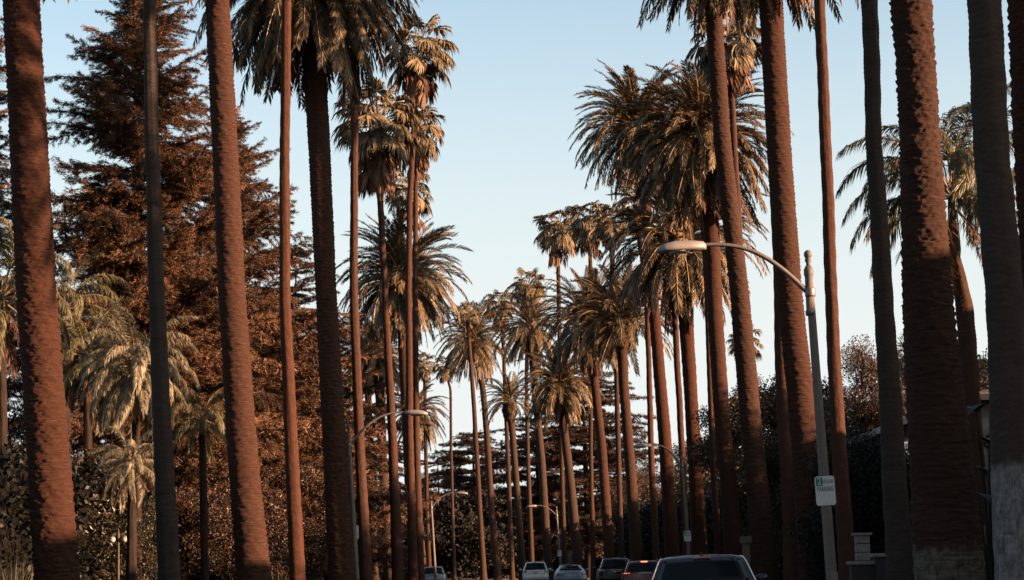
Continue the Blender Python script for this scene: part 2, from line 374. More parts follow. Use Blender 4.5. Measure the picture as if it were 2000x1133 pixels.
def conifer_branch(name, L, e0, bend, nside, slen, ntuft, nl, nw, mats, seed, flat=.3, hang=.3, stem=.045, ntri=12):
    r = rs(seed); S = Soup(); p = rachis(L, e0, bend, 10, 1.0); p[:, 1] += np.cumsum(r.normal(0, .04*L/4, 10)); S.tube(p, np.linspace(stem, .008, 10), 4, 1)
    cen = []; dirs = []
    for i in range(nside):
        s = .12 + .86*(i+.5*r.rand())/nside; c, t = interp(p, np.array([s])); c = c[0]; t = t[0]
        sg = 1 if i % 2 else -1
        l = slen*(1.05-s**1.4)*(.75+.5*r.rand())
        d = norm(t*(.7+.3*r.rand()) + np.array([0, sg*1.0, 0]) + np.array([0, 0, r.normal(0, flat)-hang*.3]))
        n = 5; q = np.array([c + d*l*j/(n-1) + np.array([0, 0, -hang*l*.5*(j/(n-1))**2]) for j in range(n)])
        S.tube(q, [stem*.35]*4+[.004], 3, 1)
        k_ = max(3, int(ntuft*l/slen)); ss = r.rand(k_)**.8; cc, tt = interp(q, ss); cen.append(cc); dirs.append(tt)
    ss = .2+.8*r.rand(ntuft*2); cc, tt = interp(p, ss); cen.append(cc); dirs.append(tt)
    cen = np.concatenate(cen); dirs = np.concatenate(dirs)
    cen = np.repeat(cen, ntri, 0) + r.normal(0, nl*.35, (len(cen)*ntri, 3)); dirs = np.repeat(dirs, ntri, 0)
    d = norm(dirs*1.1 + r.normal(0, .65, dirs.shape) + np.array([0, 0, .25-hang])); w = norm(np.cross(d, r.normal(0, 1, d.shape)))*nw/2
    l = nl*(.6+.8*r.rand(len(d)))[:, None]
    S.tris(np.stack([cen-w, cen+w, cen+d*l], 1), 0)
    return S.mesh(name, mats)
RED = [conifer_branch('redwood_branch', 4.0, e0, b_, 24, 1.3, 15, .13, .028, [M['red_leaf'], M['bark_tree']], 300+i, .35, .35) for i, (e0, b_) in enumerate(((25, 20), (10, 25), (0, 10), (35, 45), (-8, 15), (15, 5)))]
CED = [conifer_branch('cedar_branch', 5.0, e0, b_, 18, 1.7, 10, .17, .05, [M['cedar_leaf'], M['bark_tree']], 320+i, .06, .08, .06) for i, (e0, b_) in enumerate(((12, 18), (4, 14), (0, 6), (18, 26)))]
CEDD = [conifer_branch('cedar_branch', 5.0, e0, b_, 18, 1.7, 10, .17, .06, [M['cedar_dark'], M['bark_tree']], 330+i, .06, .12, .06) for i, (e0, b_) in enumerate(((8, 18), (2, 14), (-4, 6)))]

def leafball(name, n, rad, ll, lw, mats, seed, sq=(1, 1, .75)):
    r = rs(seed); S = Soup()
    d = norm(r.normal(0, 1, (n, 3))); c = d*(rad*r.rand(n)[:, None]**.45)*np.array(sq)
    # a few twigs
    for i in range(6):
        e = norm(r.normal(0, 1, 3))*rad*.9*np.array(sq); S.tube([np.array([0, 0, -rad*.3]), e*.5+r.normal(0, .05, 3), e], [.03, .018, .006], 3, 1)
    a = norm(d*.6 + r.normal(0, .8, (n, 3))); w = norm(np.cross(a, r.normal(0, 1, (n, 3))))*(lw/2)*(.7+.6*r.rand(n))[:, None]
    l = ll*(.6+.8*r.rand(n))[:, None]
    nb = norm(np.cross(a, w))*l*.12
    S.tris(np.stack([c, c+a*l*.5+w+nb, c+a*l], 1), 0); S.tris(np.stack([c, c+a*l, c+a*l*.5-w+nb], 1), 0)
    return S.mesh(name, mats)
BALL = {
 'broad': [leafball('leafy_bough', 420, 1.0, .17, .10, [M['broad_leaf'], M['bark_tree']], 400+i) for i in range(3)],
 'rust': [leafball('leafy_bough', 560, 1.0, .12, .07, [M['broad_rust'], M['bark_tree']], 410+i) for i in range(3)],
 'magn': [leafball('leafy_bough', 190, .95, .20, .11, [M['magnolia'], M['bark_tree']], 420+i) for i in range(2)],
 'dark': [leafball('leafy_bough', 520, 1.0, .14, .075, [M['hedge'], M['bark_tree']], 430+i) for i in range(3)],
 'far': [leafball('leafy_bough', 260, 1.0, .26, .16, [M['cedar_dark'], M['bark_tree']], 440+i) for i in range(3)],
}

# ------------------------------------------------------------------ palms
def sines(r, n=5, fmax=3.0):
    fr = r.rand(n)*fmax+.2; ph = r.rand(n)*6.28; am = r.rand(n)
    return lambda z: sum(a*np.sin(f*z+p_) for f, p_, a in zip(fr, ph, am))/n
def trunk_mesh(name, pts, D, kind, mat, seed, top_extra=0.0, flare=1.3, wob=1.0):
    """pts: (px, py, width_px) from top to bottom, in the photograph's pixels; returns base location, mesh, top point"""
    r = rs(seed)
    Wp = [(P(a, b, D), w*D/F/2) for a, b, w in pts]
    z = np.array([w[0].z for w in Wp]); x = np.array([w[0].x for w in Wp]); rr = np.array([w[1] for w in Wp])
    o = np.argsort(z); z = z[o]; x = x[o]; rr = rr[o]
    if z[0] > 0:
        sl = (x[1]-x[0])/(z[1]-z[0]); z = np.insert(z, 0, -.05); x = np.insert(x, 0, x[0]-sl*(z[1]+.05)*.8); rr = np.insert(rr, 0, rr[0]*1.02)
    top = z[-1]+top_extra
    near = D < 50; mid = D < 90
    dz, ns = (.022, 72) if near else (.032, 40) if mid else (.10, 20) if D < 150 else (.2, 12)
    zz = np.arange(0, top, dz); zz[-1] = top
    # smooth interpolation
    X = np.interp(zz, z, x); Rr = np.interp(zz, z, rr)
    kk = max(3, int(1.2/dz))|1; ker = np.hanning(kk+2)[1:-1]; ker /= ker.sum()
    X = np.convolve(np.pad(X, kk//2, mode='reflect', reflect_type='odd'), ker, 'valid'); Rr = np.convolve(np.pad(Rr, kk//2, mode='edge'), ker, 'valid')
    f = sines(r, 6, 2.2); g = sines(r, 6, 2.0)
    am = (.05 if kind == 'date' else .09)*wob*min(1, Rr.mean()/.2)
    bx = X[0]
    X = X + f(zz)*am*.4; Y = g(zz)*am; X -= bx; Y -= Y[0]
    Rr = Rr*(1+ (flare-1)*np.exp(-zz/.45))*(1+.05*f(zz*1.7+3)*wob)
    th = np.arange(ns+1)/ns*2*math.pi; T, Z = np.meshgrid(th, zz)
    RR = np.repeat(Rr[:, None], ns+1, 1)
    if kind == 'date':
        h = np.interp(zz, [0, 3, 9, 30], [.22, .19, .125, .11])[:, None]; Zc = np.cumsum(dz/h, axis=0)*np.ones_like(T); nrow = 7
        lowf = .16*np.sin(2*T+Z*1.3+r.rand()*6)+.12*np.sin(5*T-Z*3.1+r.rand()*6)+T/6.2832
        row = np.floor(Zc+lowf)
        v = Zc + lowf + (.22+.34*np.clip(1-Z/7, 0, 1))*np.abs(np.sin(T*nrow/2+row*math.pi/2+.4*np.sin(Z*3))) + .22*np.sin(17*T+Z*5)*np.sin(Z*7+T*3)
        fr = v-np.floor(v)
        hs = np.sin(np.floor(v)*12.9898+np.floor(T*nrow/6.283+.5*row)*78.233)*43758.5; hs -= np.floor(hs)
        amp = (.027 if near else .027 if mid else .026)*(.6+.6*hs)
        jag = 0
        if D < 90:
            nc = max(8, ns//3); jg = r.rand(len(zz), nc); jg = (jg+np.roll(jg, 1, 0)*.6)/1.6
            xi = (T[0]/6.2832*nc); i0 = xi.astype(int) % nc; ff = xi-np.floor(xi); jag = (jg[:, i0]*(1-ff)+jg[:, (i0+1) % nc]*ff-.5)*.030 + .007*(r.rand(*T.shape)-.5)
        RR = RR*.985 - (.022 if D < 90 else .01)*np.exp(-(fr/.16)**2)*(.4+hs) + amp*(fr**2.4) - .008 + .005*np.sin(9*T+13*Z) + jag
    else:
        h = .09
        v = Z/h + .5*np.sin(2*T+Z)+.3*np.sin(5*T+Z*3); fr = v-np.floor(v)
        RR = RR + .010*fr + .004*np.sin(7*T+Z*.8) + .006*np.sin(Z*9+3*np.sin(T))
    RR[:, -1] = RR[:, 0]
    G = np.stack([X[:, None]+RR*np.cos(T), Y[:, None]+RR*np.sin(T), Z], -1)
    uv = np.stack([T*Rr.mean(), Z], -1).reshape(-1, 2)
    me = grid_mesh(name, G, mat, uv=uv)
    return Vector((bx, D, 0)), me, Vector((X[-1], Y[-1], zz[-1])), Rr[-1]

def boots(parent, top, rad, h, n, seed, w0=.13):
    """the pineapple of cut leaf bases below the crown"""
    r = rs(seed); S = Soup()
    for i in range(n):
        z = -h*(i/n); a = i*2.39996; k_ = 1+.55*math.sin(math.pi*min(1, (i/n)*1.1))**.8
        rr_ = rad*k_*.92; c = np.array([rr_*math.cos(a), rr_*math.sin(a), z]); o_ = np.array([math.cos(a), math.sin(a), 0]); t = np.array([-math.sin(a), math.cos(a), 0])
        w = w0*(.8+.4*r.rand()); l = .10+.08*r.rand(); up = np.array([0, 0, 1.])
        b1, b2 = c-t*w*.6-up*.12, c+t*w*.6-up*.12; b3 = c+up*.02-o_*.03; m1, m2 = c-t*w*.5+o_*l+up*.07, c+t*w*.5+o_*l+up*.07; tp = c+o_*l*.8+up*.14
        S.tris([[b1, b2, m2], [b1, m2, m1], [m1, m2, tp], [b1, m1, b3], [b2, b3, m2], [m1, tp, b3], [m2, b3, tp]])
    o = link('leaf_bases', S.mesh('leaf_bases', [M['boots']]), parent, loc=top); o['kind'] = 'stuff'
def crown(parent, top, classes, n, sc, seed, name, dead=None, ndead=0, emin=-60, emax=85, pw=1.0, lean=0.0):
    r = rs(seed)
    els = [c[0] for c in classes]; a0 = r.rand()*6.28; asym = 2+7*r.rand(); sj = .1+.12*r.rand()
    for i in range(n):
        u = (i+.5)/n; e = emax + (emin-emax)*u**pw + r.normal(0, 4)
        az = i*2.39996 + r.normal(0, .22); e += asym*math.cos(az-a0)
        j = int(np.argmin([abs(e-x) for x in els])); me = classes[j][1][r.randint(len(classes[j][1]))]
        s = sc*(.98-sj+2*sj*r.rand())
        off = Vector((math.cos(az)*.12*sc, math.sin(az)*.12*sc, (.45-.75*u)*sc*.6))
        q = Matrix.Rotation(az, 3, 'Z') @ Matrix.Rotation(-math.radians(e-els[j])*.6 + r.normal(0, .05), 3, 'Y') @ Matrix.Rotation(r.normal(0, .18), 3, 'X')
        link(name, me, parent, loc=top+off, rot=q.to_euler(), scl=s)
    for i in range(ndead):
        me = dead[r.randint(len(dead))]; az = i*2.39996+.7
        link('dry_'+name, me, parent, loc=top+Vector((math.cos(az)*.15*sc, math.sin(az)*.15*sc, (-.35-(.9*r.rand() if name == 'fan_leaf' else .2*r.rand()))*sc)), rot=(r.normal(0, .15), r.normal(0, .15), az), scl=sc*(.75+.35*r.rand()))

GD = 'date palms lining the avenue'; GW = 'slender fan palms lining the avenue'
SHADOWLOG = []
def date_palm(D, pts, label, crown_px=None, n=100, mat='bark_date', extra=0, neck=False, seed=1, group=GD, ndead=10, emin=-47, flare=1.35, sc=None, pw=.95):
    loc, me, top, rt = trunk_mesh('trunk', pts, D, 'date', M[mat], seed, extra, flare)
    t = empty('date_palm', loc, label, 'palm tree', group)
    link('trunk', me, t)
    s = (sc if sc else crown_px*D/F/2.75)*(1.16 if D < 80 else 1.24); n = int(n*1.3)
    if neck: boots(t, top+Vector((0, 0, .1)), rt*1.0, 1.5, 190, seed, .17)
    else: boots(t, top+Vector((0, 0, .1)), rt*.9, .8*max(s, .7), 90, seed)
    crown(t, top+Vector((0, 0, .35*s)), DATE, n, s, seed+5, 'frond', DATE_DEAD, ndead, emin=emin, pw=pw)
    SHADOWLOG.append((label, loc.x, D, rt)); return t
def fan_palm(D, pts, label, crown_px=None, n=30, ndead=16, mat='bark_thin', extra=0, seed=1, group=GW, sc=None, flare=1.5, emin=-32, wob=1.0):
    loc, me, top, rt = trunk_mesh('trunk', pts, D, 'fan', M[mat], seed, extra, flare, wob)
    t = empty('fan_palm', loc, label, 'palm tree', group)
    link('trunk', me, t)
    s = (sc if sc else crown_px*D/F/2.1)*1.12
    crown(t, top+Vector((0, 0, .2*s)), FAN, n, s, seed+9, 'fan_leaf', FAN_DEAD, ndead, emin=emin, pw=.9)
    SHADOWLOG.append((label, loc.x, D, rt)); return t

# ------------------------------------------------------------------ the setting: ground, road, kerbs, pavements
def sheet(name, pts, z, mat, kind='structure'):
    me = mk_mesh(name, [(x, y, z) for x, y in pts], [tuple(range(len(pts)))], [mat]); o = link(name, me); o['kind'] = kind; return o
def strip(name, ys, xa, xb, z0, z1, mat):
    """a strip between x = xa(y) and x = xb(y), with side faces down to z0"""
    n = len(ys); V = []
    for y in ys: V += [(xa(y), y, z0), (xa(y), y, z1), (xb(y), y, z1), (xb(y), y, z0)]
    Fc = []
    for i in range(n-1):
        a = i*4; b = a+4
        for j in range(3): Fc.append((a+j, b+j, b+j+1, a+j+1))
    Fc += [(0, 1, 2, 3), (4*n-4, 4*n-1, 4*n-2, 4*n-3)]
    o = link(name, mk_mesh(name, V, Fc, [mat])); o['kind'] = 'structure'; return o
sheet('ground', [(-2500, -200), (2500, -200), (2500, 4000), (-2500, 4000)], -.02, M['ground'])
CX = [(-60, -4.5), (0, -1.8), (34, -.9), (60, .6), (92, 1.4), (120, 1.1), (160, -2.6), (245, -15), (330, -34), (500, -80)]
def cx(y):
    return float(np.interp(y, [c[0] for c in CX], [c[1] for c in CX]))
ys = list(np.linspace(-50, 400, 60))
strip('road', ys, lambda y: cx(y)-6, lambda y: cx(y)+6, -.1, .0, M['asphalt'])
strip('centre_line', ys, lambda y: cx(y)-.07, lambda y: cx(y)+.07, 0, .006, M['paint_y'])
for s in (-1, 1):
    strip('kerb', ys, lambda y: cx(y)+(6 if s > 0 else -6.18), lambda y: cx(y)+(6.18 if s > 0 else -6), -.1, .13, M['concrete'])
    strip('verge', ys, lambda y: cx(y)+(6.18 if s > 0 else -9.6), lambda y: cx(y)+(9.6 if s > 0 else -6.18), -.1, .11, M['ground'])
    strip('pavement', ys, lambda y: cx(y)+(9.6 if s > 0 else -11.2), lambda y: cx(y)+(11.2 if s > 0 else -9.6), -.1, .125, M['concrete'])

# ------------------------------------------------------------------ houses and garden walls
def house(x0, x1, y0, y1, eave, ridge, label, group=None):
    t = empty('house', ((x0+x1)/2, (y0+y1)/2, 0), label, 'house', group)
    w, d = (x1-x0)/2, (y1-y0)/2
    link('wall', box_mesh('wall', (-w, -d, 0), (w, d, eave), M['stucco']), t)
    o_ = .6; V = [(-w-o_, -d-o_, eave), (w+o_, -d-o_, eave), (w+o_, d+o_, eave), (-w-o_, d+o_, eave)]
    V += [(a, b, c+.16) for a, b, c in V]; rd = min(w, d)*.55
    V += [(0, -d+min(w, d), ridge), (0, d-min(w, d), ridge)] if d >= w else [(-w+min(w, d), 0, ridge), (w-min(w, d), 0, ridge)]
    Fc = [(0, 3, 2, 1)] + [(i, (i+1) % 4, 4+(i+1) % 4, 4+i) for i in range(4)]
    Fc += [(4, 5, 8), (5, 6, 9, 8), (6, 7, 9), (7, 4, 8, 9)] if d >= w else [(4, 5, 9, 8), (5, 6, 9), (6, 7, 8, 9), (7, 4, 8)]
    rf = link('roof', mk_mesh('roof', V, Fc, [M['rooftile']]), t)
    link('fascia', box_mesh('fascia', (-w-o_-.03, -d-o_-.03, eave-.05), (-w-o_, d+o_, eave+.18), M['trim']), t)
    link('chimney', box_mesh('chimney', (w*.4, d*.2, eave), (w*.4+.8, d*.2+.8, ridge+.7), M['brick']), rf)
    for k_ in range(int(d*2/3.2)):
        for zf in ((.9, 2.3), (3.9, 5.2)) if eave > 5 else ((.9, 2.3),):
            y_ = -d+1.6+k_*3.2
            f = link('window', box_mesh('window', (-w-.04, y_-.6, zf[0]), (-w+.02, y_+.6, zf[1]), M['trim']), t)
            link('pane', box_mesh('pane', (-w-.055, y_-.5, zf[0]+.1), (-w-.042, y_-.03, zf[1]-.1), M['window']), f)
            link('pane', box_mesh('pane', (-w-.055, y_+.03, zf[0]+.1), (-w-.042, y_+.5, zf[1]-.1), M['window']), f)
    return t
p = P(1944, 782, 58)
house(p.x-.6, p.x+14, 57, 76, p.z-.1, p.z+1.9, 'pale two storey house with a brown hip roof, its eave showing past the thick palms')
house(17, 31, 8, 50, 6.6, 10.0, 'long two storey house beyond the right edge, its roof shading the nearest palm trunks')
p = P(1075, 1060, 262)
hb = house(p.x-7, p.x+12, 262, 274, 4.6, 6.4, 'pale far house glimpsed under the cedar boughs above the parked cars')

# ------------------------------------------------------------------ hedges
def hedge(path, w, h, label, mat='hedge', seed=1, dens=60, ls=.16, cat='hedge', name='hedge', rough=.25):
    r = rs(seed); path = [Vector((a, b, 0)) for a, b in path]; base = path[0]
    t = empty(name, base, label, cat)
    core = Soup(); S = Soup()
    for a, b in zip(path[:-1], path[1:]):
        L = (b-a).length; d = (b-a)/L; n_ = Vector((-d.y, d.x, 0)); nL = max(2, int(L/.8))
        prof = [(-w/2, 0), (-w/2, h*.5), (-w/2*.94, h-.25), (-w/4, h-.02), (w/4, h-.02), (w/2*.94, h-.25), (w/2, h*.5), (w/2, 0)]
        G = np.zeros((nL+1, len(prof), 3))
        for i in range(nL+1):
            for j, (pw_, pz) in enumerate(prof):
                q = a-base + d*(L*i/nL) + n_*pw_*(.93+.1*r.rand()); G[i, j] = (q.x, q.y, pz*(.96+.06*r.rand()) if pz else 0)
        a0, b0, c0, d0 = G[:-1, :-1], G[:-1, 1:], G[1:, 1:], G[1:, :-1]
        core.tris(np.stack([a0, b0, c0], 2)); core.tris(np.stack([a0, c0, d0], 2))
        core.tris([G[0, 0], G[0, 3], G[0, 7]]); core.tris([G[0, 3], G[0, 4], G[0, 7]]); core.tris([G[-1, 0], G[-1, 3], G[-1, 7]]); core.tris([G[-1, 3], G[-1, 4], G[-1, 7]])
        # leaves on all faces
        area = L*(2*h+w); n = int(area*dens); u = r.rand(n)*L; v = r.rand(n)*(2*h+w)
        lx = np.where(v < h, -w/2, np.where(v < h+w, v-h-w/2, w/2)); lz = np.where(v < h, v, np.where(v < h+w, h, v-h-w))
        out = np.stack([np.where(v < h, -1., np.where(v < h+w, 0, 1.)), np.where((v >= h) & (v < h+w), 1., 0.)], -1)
        lump = rough*(np.sin(u*1.7+lz*1.3)+np.sin(u*.6+2+lz*.7))*.5 + r.rand(n)*rough
        lx = lx+out[:, 0]*lump; lz = lz+out[:, 1]*lump
        c = np.array(a-base)[None]+np.array(d)[None]*u[:, None]+np.array(n_)[None]*lx[:, None]+np.array([0, 0, 1.])*lz[:, None]
        nrm = np.array(n_)[None]*out[:, :1]+np.array([0, 0, 1.])*out[:, 1:]
        dd = norm(nrm*.6+r.normal(0, .8, (n, 3))); ww = norm(np.cross(dd, r.normal(0, 1, (n, 3))))*ls*.3; l = ls*(.6+.8*r.rand(n))[:, None]
        S.tris(np.stack([c, c+dd*l*.5+ww, c+dd*l], 1)); S.tris(np.stack([c, c+dd*l, c+dd*l*.5-ww], 1))
    o = link('hedge_core', core.mesh('hedge_core', [M['core']]), t)
    o = link('hedge_leaves', S.mesh('hedge_leaves', [M[mat]]), t); o['kind'] = 'stuff'
    return t
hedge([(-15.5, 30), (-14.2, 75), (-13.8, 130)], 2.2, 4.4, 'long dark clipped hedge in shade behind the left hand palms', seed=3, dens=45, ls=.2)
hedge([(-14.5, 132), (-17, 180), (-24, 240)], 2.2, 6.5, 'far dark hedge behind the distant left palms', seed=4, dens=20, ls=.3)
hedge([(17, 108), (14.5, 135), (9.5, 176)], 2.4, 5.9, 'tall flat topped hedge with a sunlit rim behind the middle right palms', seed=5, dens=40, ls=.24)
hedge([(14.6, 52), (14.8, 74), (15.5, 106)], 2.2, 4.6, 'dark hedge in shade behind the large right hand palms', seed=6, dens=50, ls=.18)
hedge([(10.8, 51), (13.6, 51)], .9, 1.55, 'low clipped hedge behind the pale gate pier at right', seed=8, dens=120, ls=.08, rough=.06)
hedge([(-40, 300), (-10, 285), (25, 290), (60, 300)], 4, 9.5, 'dark wall of distant greenery closing the end of the avenue', seed=7, dens=14, ls=.45, rough=.9)

# garden wall and pier at right
def wall_thing(x0, x1, y, z, label, th=.35, pier=True):
    t = empty('garden_wall', ((x0+x1)/2, y, 0), label, 'wall'); h = (x1-x0)/2
    link('wall_body', box_mesh('wall_body', (-h, -th/2, 0), (h, th/2, z-.08), M['brick'], .01), t)
    link('coping', box_mesh('coping', (-h-.05, -th/2-.05, z-.078), (h+.05, th/2+.05, z), M['coping'], .015), t)
a = P(1660, 1091, 43.5); b = P(1712, 1100, 43.5); wall_thing(a.x, b.x, 43.5, (a.z+b.z)/2, 'low brick wall with a pale slanted coping beside the fan palm foot')
a = P(1706, 1081, 43.4); wall_thing(a.x, a.x+.6, 43.4, a.z, 'low brick pier with a pale cap half behind the grey fan palm')
a = P(1668, 1036, 49); t = empty('gate_pier', (a.x+.18, 49, 0), 'pale block gate pier beside the low clipped hedge', 'pier')
for i in range(int(a.z/.2)): link('stone_block', box_mesh('stone_block', (-.16, -.16, i*.2+.006), (.16, .16, i*.2+.194), M['coping'], .01), t)
link('pier_cap', box_mesh('pier_cap', (-.22, -.22, int(a.z/.2)*.2), (.22, .22, int(a.z/.2)*.2+.06), M['coping'], .01), t)

# ------------------------------------------------------------------ background trees
def conifer(base_px, D, top_y, rad, br, n, label, seed, z0=1.5, shape=1.0, group=None, trunk_w=.5, up=0.0, cat='conifer', name='conifer_tree', bl=4.0, layered=0, rtop=.5, lean=0):
    r = rs(seed); b = at0(base_px, D); H = P(base_px, top_y, D).z
    t = empty(name, b, label, cat, group)
    zz = np.linspace(0, H, 24); X = lean*zz/H+np.sin(zz*.3)*.08
    G = tube_grid(np.stack([X, 0*zz, zz], -1), trunk_w/2*(1-zz/H*.93), 12)
    link('trunk', grid_mesh('trunk', G, M['bark_tree'], closed=True), t)
    for i in range(n):
        u = (i+r.rand())/n; u = u**.8
        if layered: u = min(.995, (math.floor(u*layered)+.5+r.normal(0, .1))/layered); u = max(.0, u)
        z = z0+(H-.3-z0)*u; k_ = (1-u)**shape*(1-rtop*.0)+.09
        L = rad*k_*(.4+.95*r.rand())
        az = i*2.39996+r.normal(0, .2)
        s = L/bl; e = up*(u) + r.normal(0, .2 if not layered else .07)
        q = Matrix.Rotation(az, 3, 'Z') @ Matrix.Rotation(-e, 3, 'Y') @ Matrix.Rotation(r.normal(0, .25), 3, 'X')
        link('branch', br[r.randint(len(br))], t, loc=(float(np.interp(z, zz, X)), 0, z), rot=q.to_euler(), scl=(s, max(s, .5)*(.8+.3*r.rand()), max(s, .5)))
    return t
conifer(272, 80, -110, 5.9, RED, 420, 'tall rust brown redwood between the two leftmost thick palms', 11, z0=2.5, shape=.62, up=.25, cat='conifer')
conifer(-45, 84, 10, 4.6, RED, 150, 'sparse conifer at the left edge, mostly hidden by the leftmost palm', 12, z0=2, shape=.6, up=.2)
conifer(452, 95, 215, 6.2, RED, 290, 'brown conifer with upturned branch tips right of the redwood', 13, z0=2, shape=.6, up=.2)
conifer(585, 112, 470, 5.2, CED, 120, 'flat tiered cedar behind the thin lit palm at left', 14, z0=3, shape=.5, layered=16, bl=5)
conifer(520, 100, 560, 5.4, RED, 200, 'dense rust coloured conifer low behind the left palms', 15, z0=.8, shape=.4)
conifer(640, 118, 640, 5.2, RED, 160, 'brown conifer between the cedar and the left street lamp', 16, z0=.8, shape=.4)
conifer(395, 88, 440, 4.6, RED, 190, 'bushy brown conifer under the taller pair at left', 17, z0=1, shape=.45)
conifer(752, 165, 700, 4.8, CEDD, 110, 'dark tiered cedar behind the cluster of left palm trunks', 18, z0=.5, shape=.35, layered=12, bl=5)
conifer(930, 250, 838, 7.5, CED, 190, 'rounded brown cedar beyond the left end of the avenue', 19, z0=5, shape=.45, layered=12, bl=5, trunk_w=.9)
conifer(860, 262, 890, 6, CED, 110, 'lower cedar left of the rounded one at the far end', 20, z0=3, shape=.4, layered=9, bl=5, trunk_w=.7)
conifer(1150, 232, 715, 9.5, CED, 210, 'broad deodar cedar with see-through tiers behind the middle right palms', 21, z0=3, shape=.42, layered=20, bl=5, trunk_w=1.1)
conifer(1055, 240, 790, 7.5, CED, 140, 'smaller tiered cedar left of the broad deodar', 22, z0=3, shape=.45, layered=15, bl=5, trunk_w=.9)
conifer(1440, 130, 770, 1.1, CED, 60, 'narrow dark cypress peeping right of the middle palms', 23, z0=2, shape=.8, up=.8, bl=5, name='cypress_tree', cat='cypress')

def tree(base_px, D, top_y, rw, kind, n, label, seed, zlow=.35, group=None, X=None, H=None, cat='tree', name='broadleaf_tree', bs=1.0, sparse=0.0):
    r = rs(seed)
    b = at0(base_px, D) if X is None else Vector((X, D, 0)); H = P(base_px, top_y, D).z if H is None else H
    t = empty(name, b, label, cat, group)
    zz = np.linspace(0, H*.7, 8); G = tube_grid(np.stack([.15*np.sin(zz*.5), .1*np.cos(zz*.6), zz], -1), np.linspace(.025*H, .008*H, 8), 10)
    link('trunk', grid_mesh('trunk', G, M['bark_tree'], closed=True), t)
    S = Soup(); cz = H*(1+zlow)/2; ch = H*(1-zlow)/2
    for i in range(n):
        d = norm(r.normal(0, 1, 3)); rr_ = .35+.65*r.rand()**.5; lob = 1+.18*math.sin(3*math.atan2(d[1], d[0])+seed)+.15*math.sin(5*d[2]+seed)
        c = np.array([d[0]*rw, d[1]*rw, d[2]*ch])*rr_*lob; c[2] += cz; s = bs*(.65+.6*r.rand())*(1.15-.45*rr_)
        if c[2] > H-.3*s: c[2] = H-.3*s
        me = BALL[kind][r.randint(len(BALL[kind]))]
        bo = link('bough', me, t, loc=c, rot=(r.normal(0, .4), r.normal(0, .4), r.rand()*6.28), scl=s)
        if kind == 'magn': bo['kind'] = 'stuff'
        if i % 4 == 0:
            z1 = H*(.25+.4*r.rand()); S.tube([np.array([0, 0, z1]), np.array([c[0]*.45, c[1]*.45, (z1+c[2])/2+.2]), c], [.010*H, .006*H, .02], 4)
    o = link('limbs', S.mesh('limbs', [M['bark_tree']]), t); o['kind'] = 'stuff'
    return t
# right side, in view
tree(1480, 104, 715, 2.6, 'broad', 80, 'dark leafy tree left of the grey street lamp pole', 31, .15)
tree(1560, 96, 690, 2.4, 'broad', 80, 'leafy tree with sunlit tips behind the street lamp pole', 32, .15)
tree(1655, 86, 735, 2.3, 'broad', 90, 'leafy tree with pale lit leaves right of the street lamp pole', 33, .12)
tree(1712, 80, 640, 1.5, 'rust', 70, 'pointed rust coloured tree half behind the grey fan palm', 34, .12, bs=.8)
tree(1785, 84, 660, 2.3, 'rust', 80, 'rusty tree behind the big shaded palm at right', 35, .12)
tree(1925, 92, 712, 1.4, 'broad', 50, 'small leafy tree rising behind the house roof at right', 36, .3)
tree(1360, 195, 850, 4.0, 'broad', 60, 'loose open tree above the flat topped hedge', 37, .25, bs=1.5)
tree(1410, 170, 850, 2.6, 'broad', 50, 'small open tree at the right end of the flat topped hedge', 38, .2, bs=1.2)
tree(1262, 210, 905, 3.5, 'rust', 60, 'low rusty tree above the flat topped hedge', 39, .2, bs=1.5)
# right side, beyond the frame: these shade the avenue
for i, (X, D_, H, rw) in enumerate([(31, 52, 10.5, 5), (31, 61, 12, 5), (31, 70, 13.5, 5.2), (31.5, 78, 14, 5.4), (31, 87, 14, 5.4), (31, 96, 14, 5.4), (30.5, 105, 14, 5.2), (31, 114, 14, 5.2), (35, 124, 13, 5), (36, 134, 12, 5), (38, 145, 12, 5)]):
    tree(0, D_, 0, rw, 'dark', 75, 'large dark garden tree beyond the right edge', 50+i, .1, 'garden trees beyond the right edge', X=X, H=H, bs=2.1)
tree(1690, 60, 850, 1.6, 'dark', 80, 'dark bushy tree hiding the pale house front', 47, .0, bs=.9)
tree(1740, 61, 870, 1.3, 'dark', 60, 'dark shrubby tree between the grey fan palm and the pale house', 48, .0, bs=.9)
# left side
tree(205, 66, 885, 2.0, 'magn', 90, 'shrubby tree with large pale leaves behind the leftmost palms', 41, .02, bs=.8)
tree(297, 60, 965, .7, 'magn', 22, 'small bright green leafy shrub left of the shaded grey palm', 42, .1, bs=.5, cat='shrub', name='leafy_shrub')
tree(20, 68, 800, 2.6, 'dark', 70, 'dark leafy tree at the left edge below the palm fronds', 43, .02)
tree(95, 60, 1010, 1.3, 'magn', 30, 'low pale leaved shrub beside the leftmost palm', 44, .0, bs=.6, cat='shrub', name='leafy_shrub')
tree(420, 76, 905, 2.4, 'rust', 80, 'dark rust coloured bush between the grey palm and the rough palm', 45, .0, cat='shrub', name='leafy_shrub')
tree(600, 92, 890, 2.4, 'rust', 70, 'brown bush right of the thin lit palm', 46, .0, cat='shrub', name='leafy_shrub')
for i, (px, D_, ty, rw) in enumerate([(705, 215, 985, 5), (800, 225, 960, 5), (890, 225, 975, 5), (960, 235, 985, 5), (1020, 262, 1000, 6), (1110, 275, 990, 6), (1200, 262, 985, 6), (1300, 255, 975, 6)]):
    tree(px, D_, ty, rw, 'far', 46, ['dark far tree under the left cluster of trunks', 'dark far tree behind the thin single trunk', 'dark far tree behind the far left lamp', 'dark far tree left of the white car', 'dark far tree above the white car', 'dark far tree above the slate blue car', 'dark far tree above the black car', 'dark far tree left of the far right lamp'][i], 70+i, .0, 'dark trees closing the end of the avenue', bs=2.3)

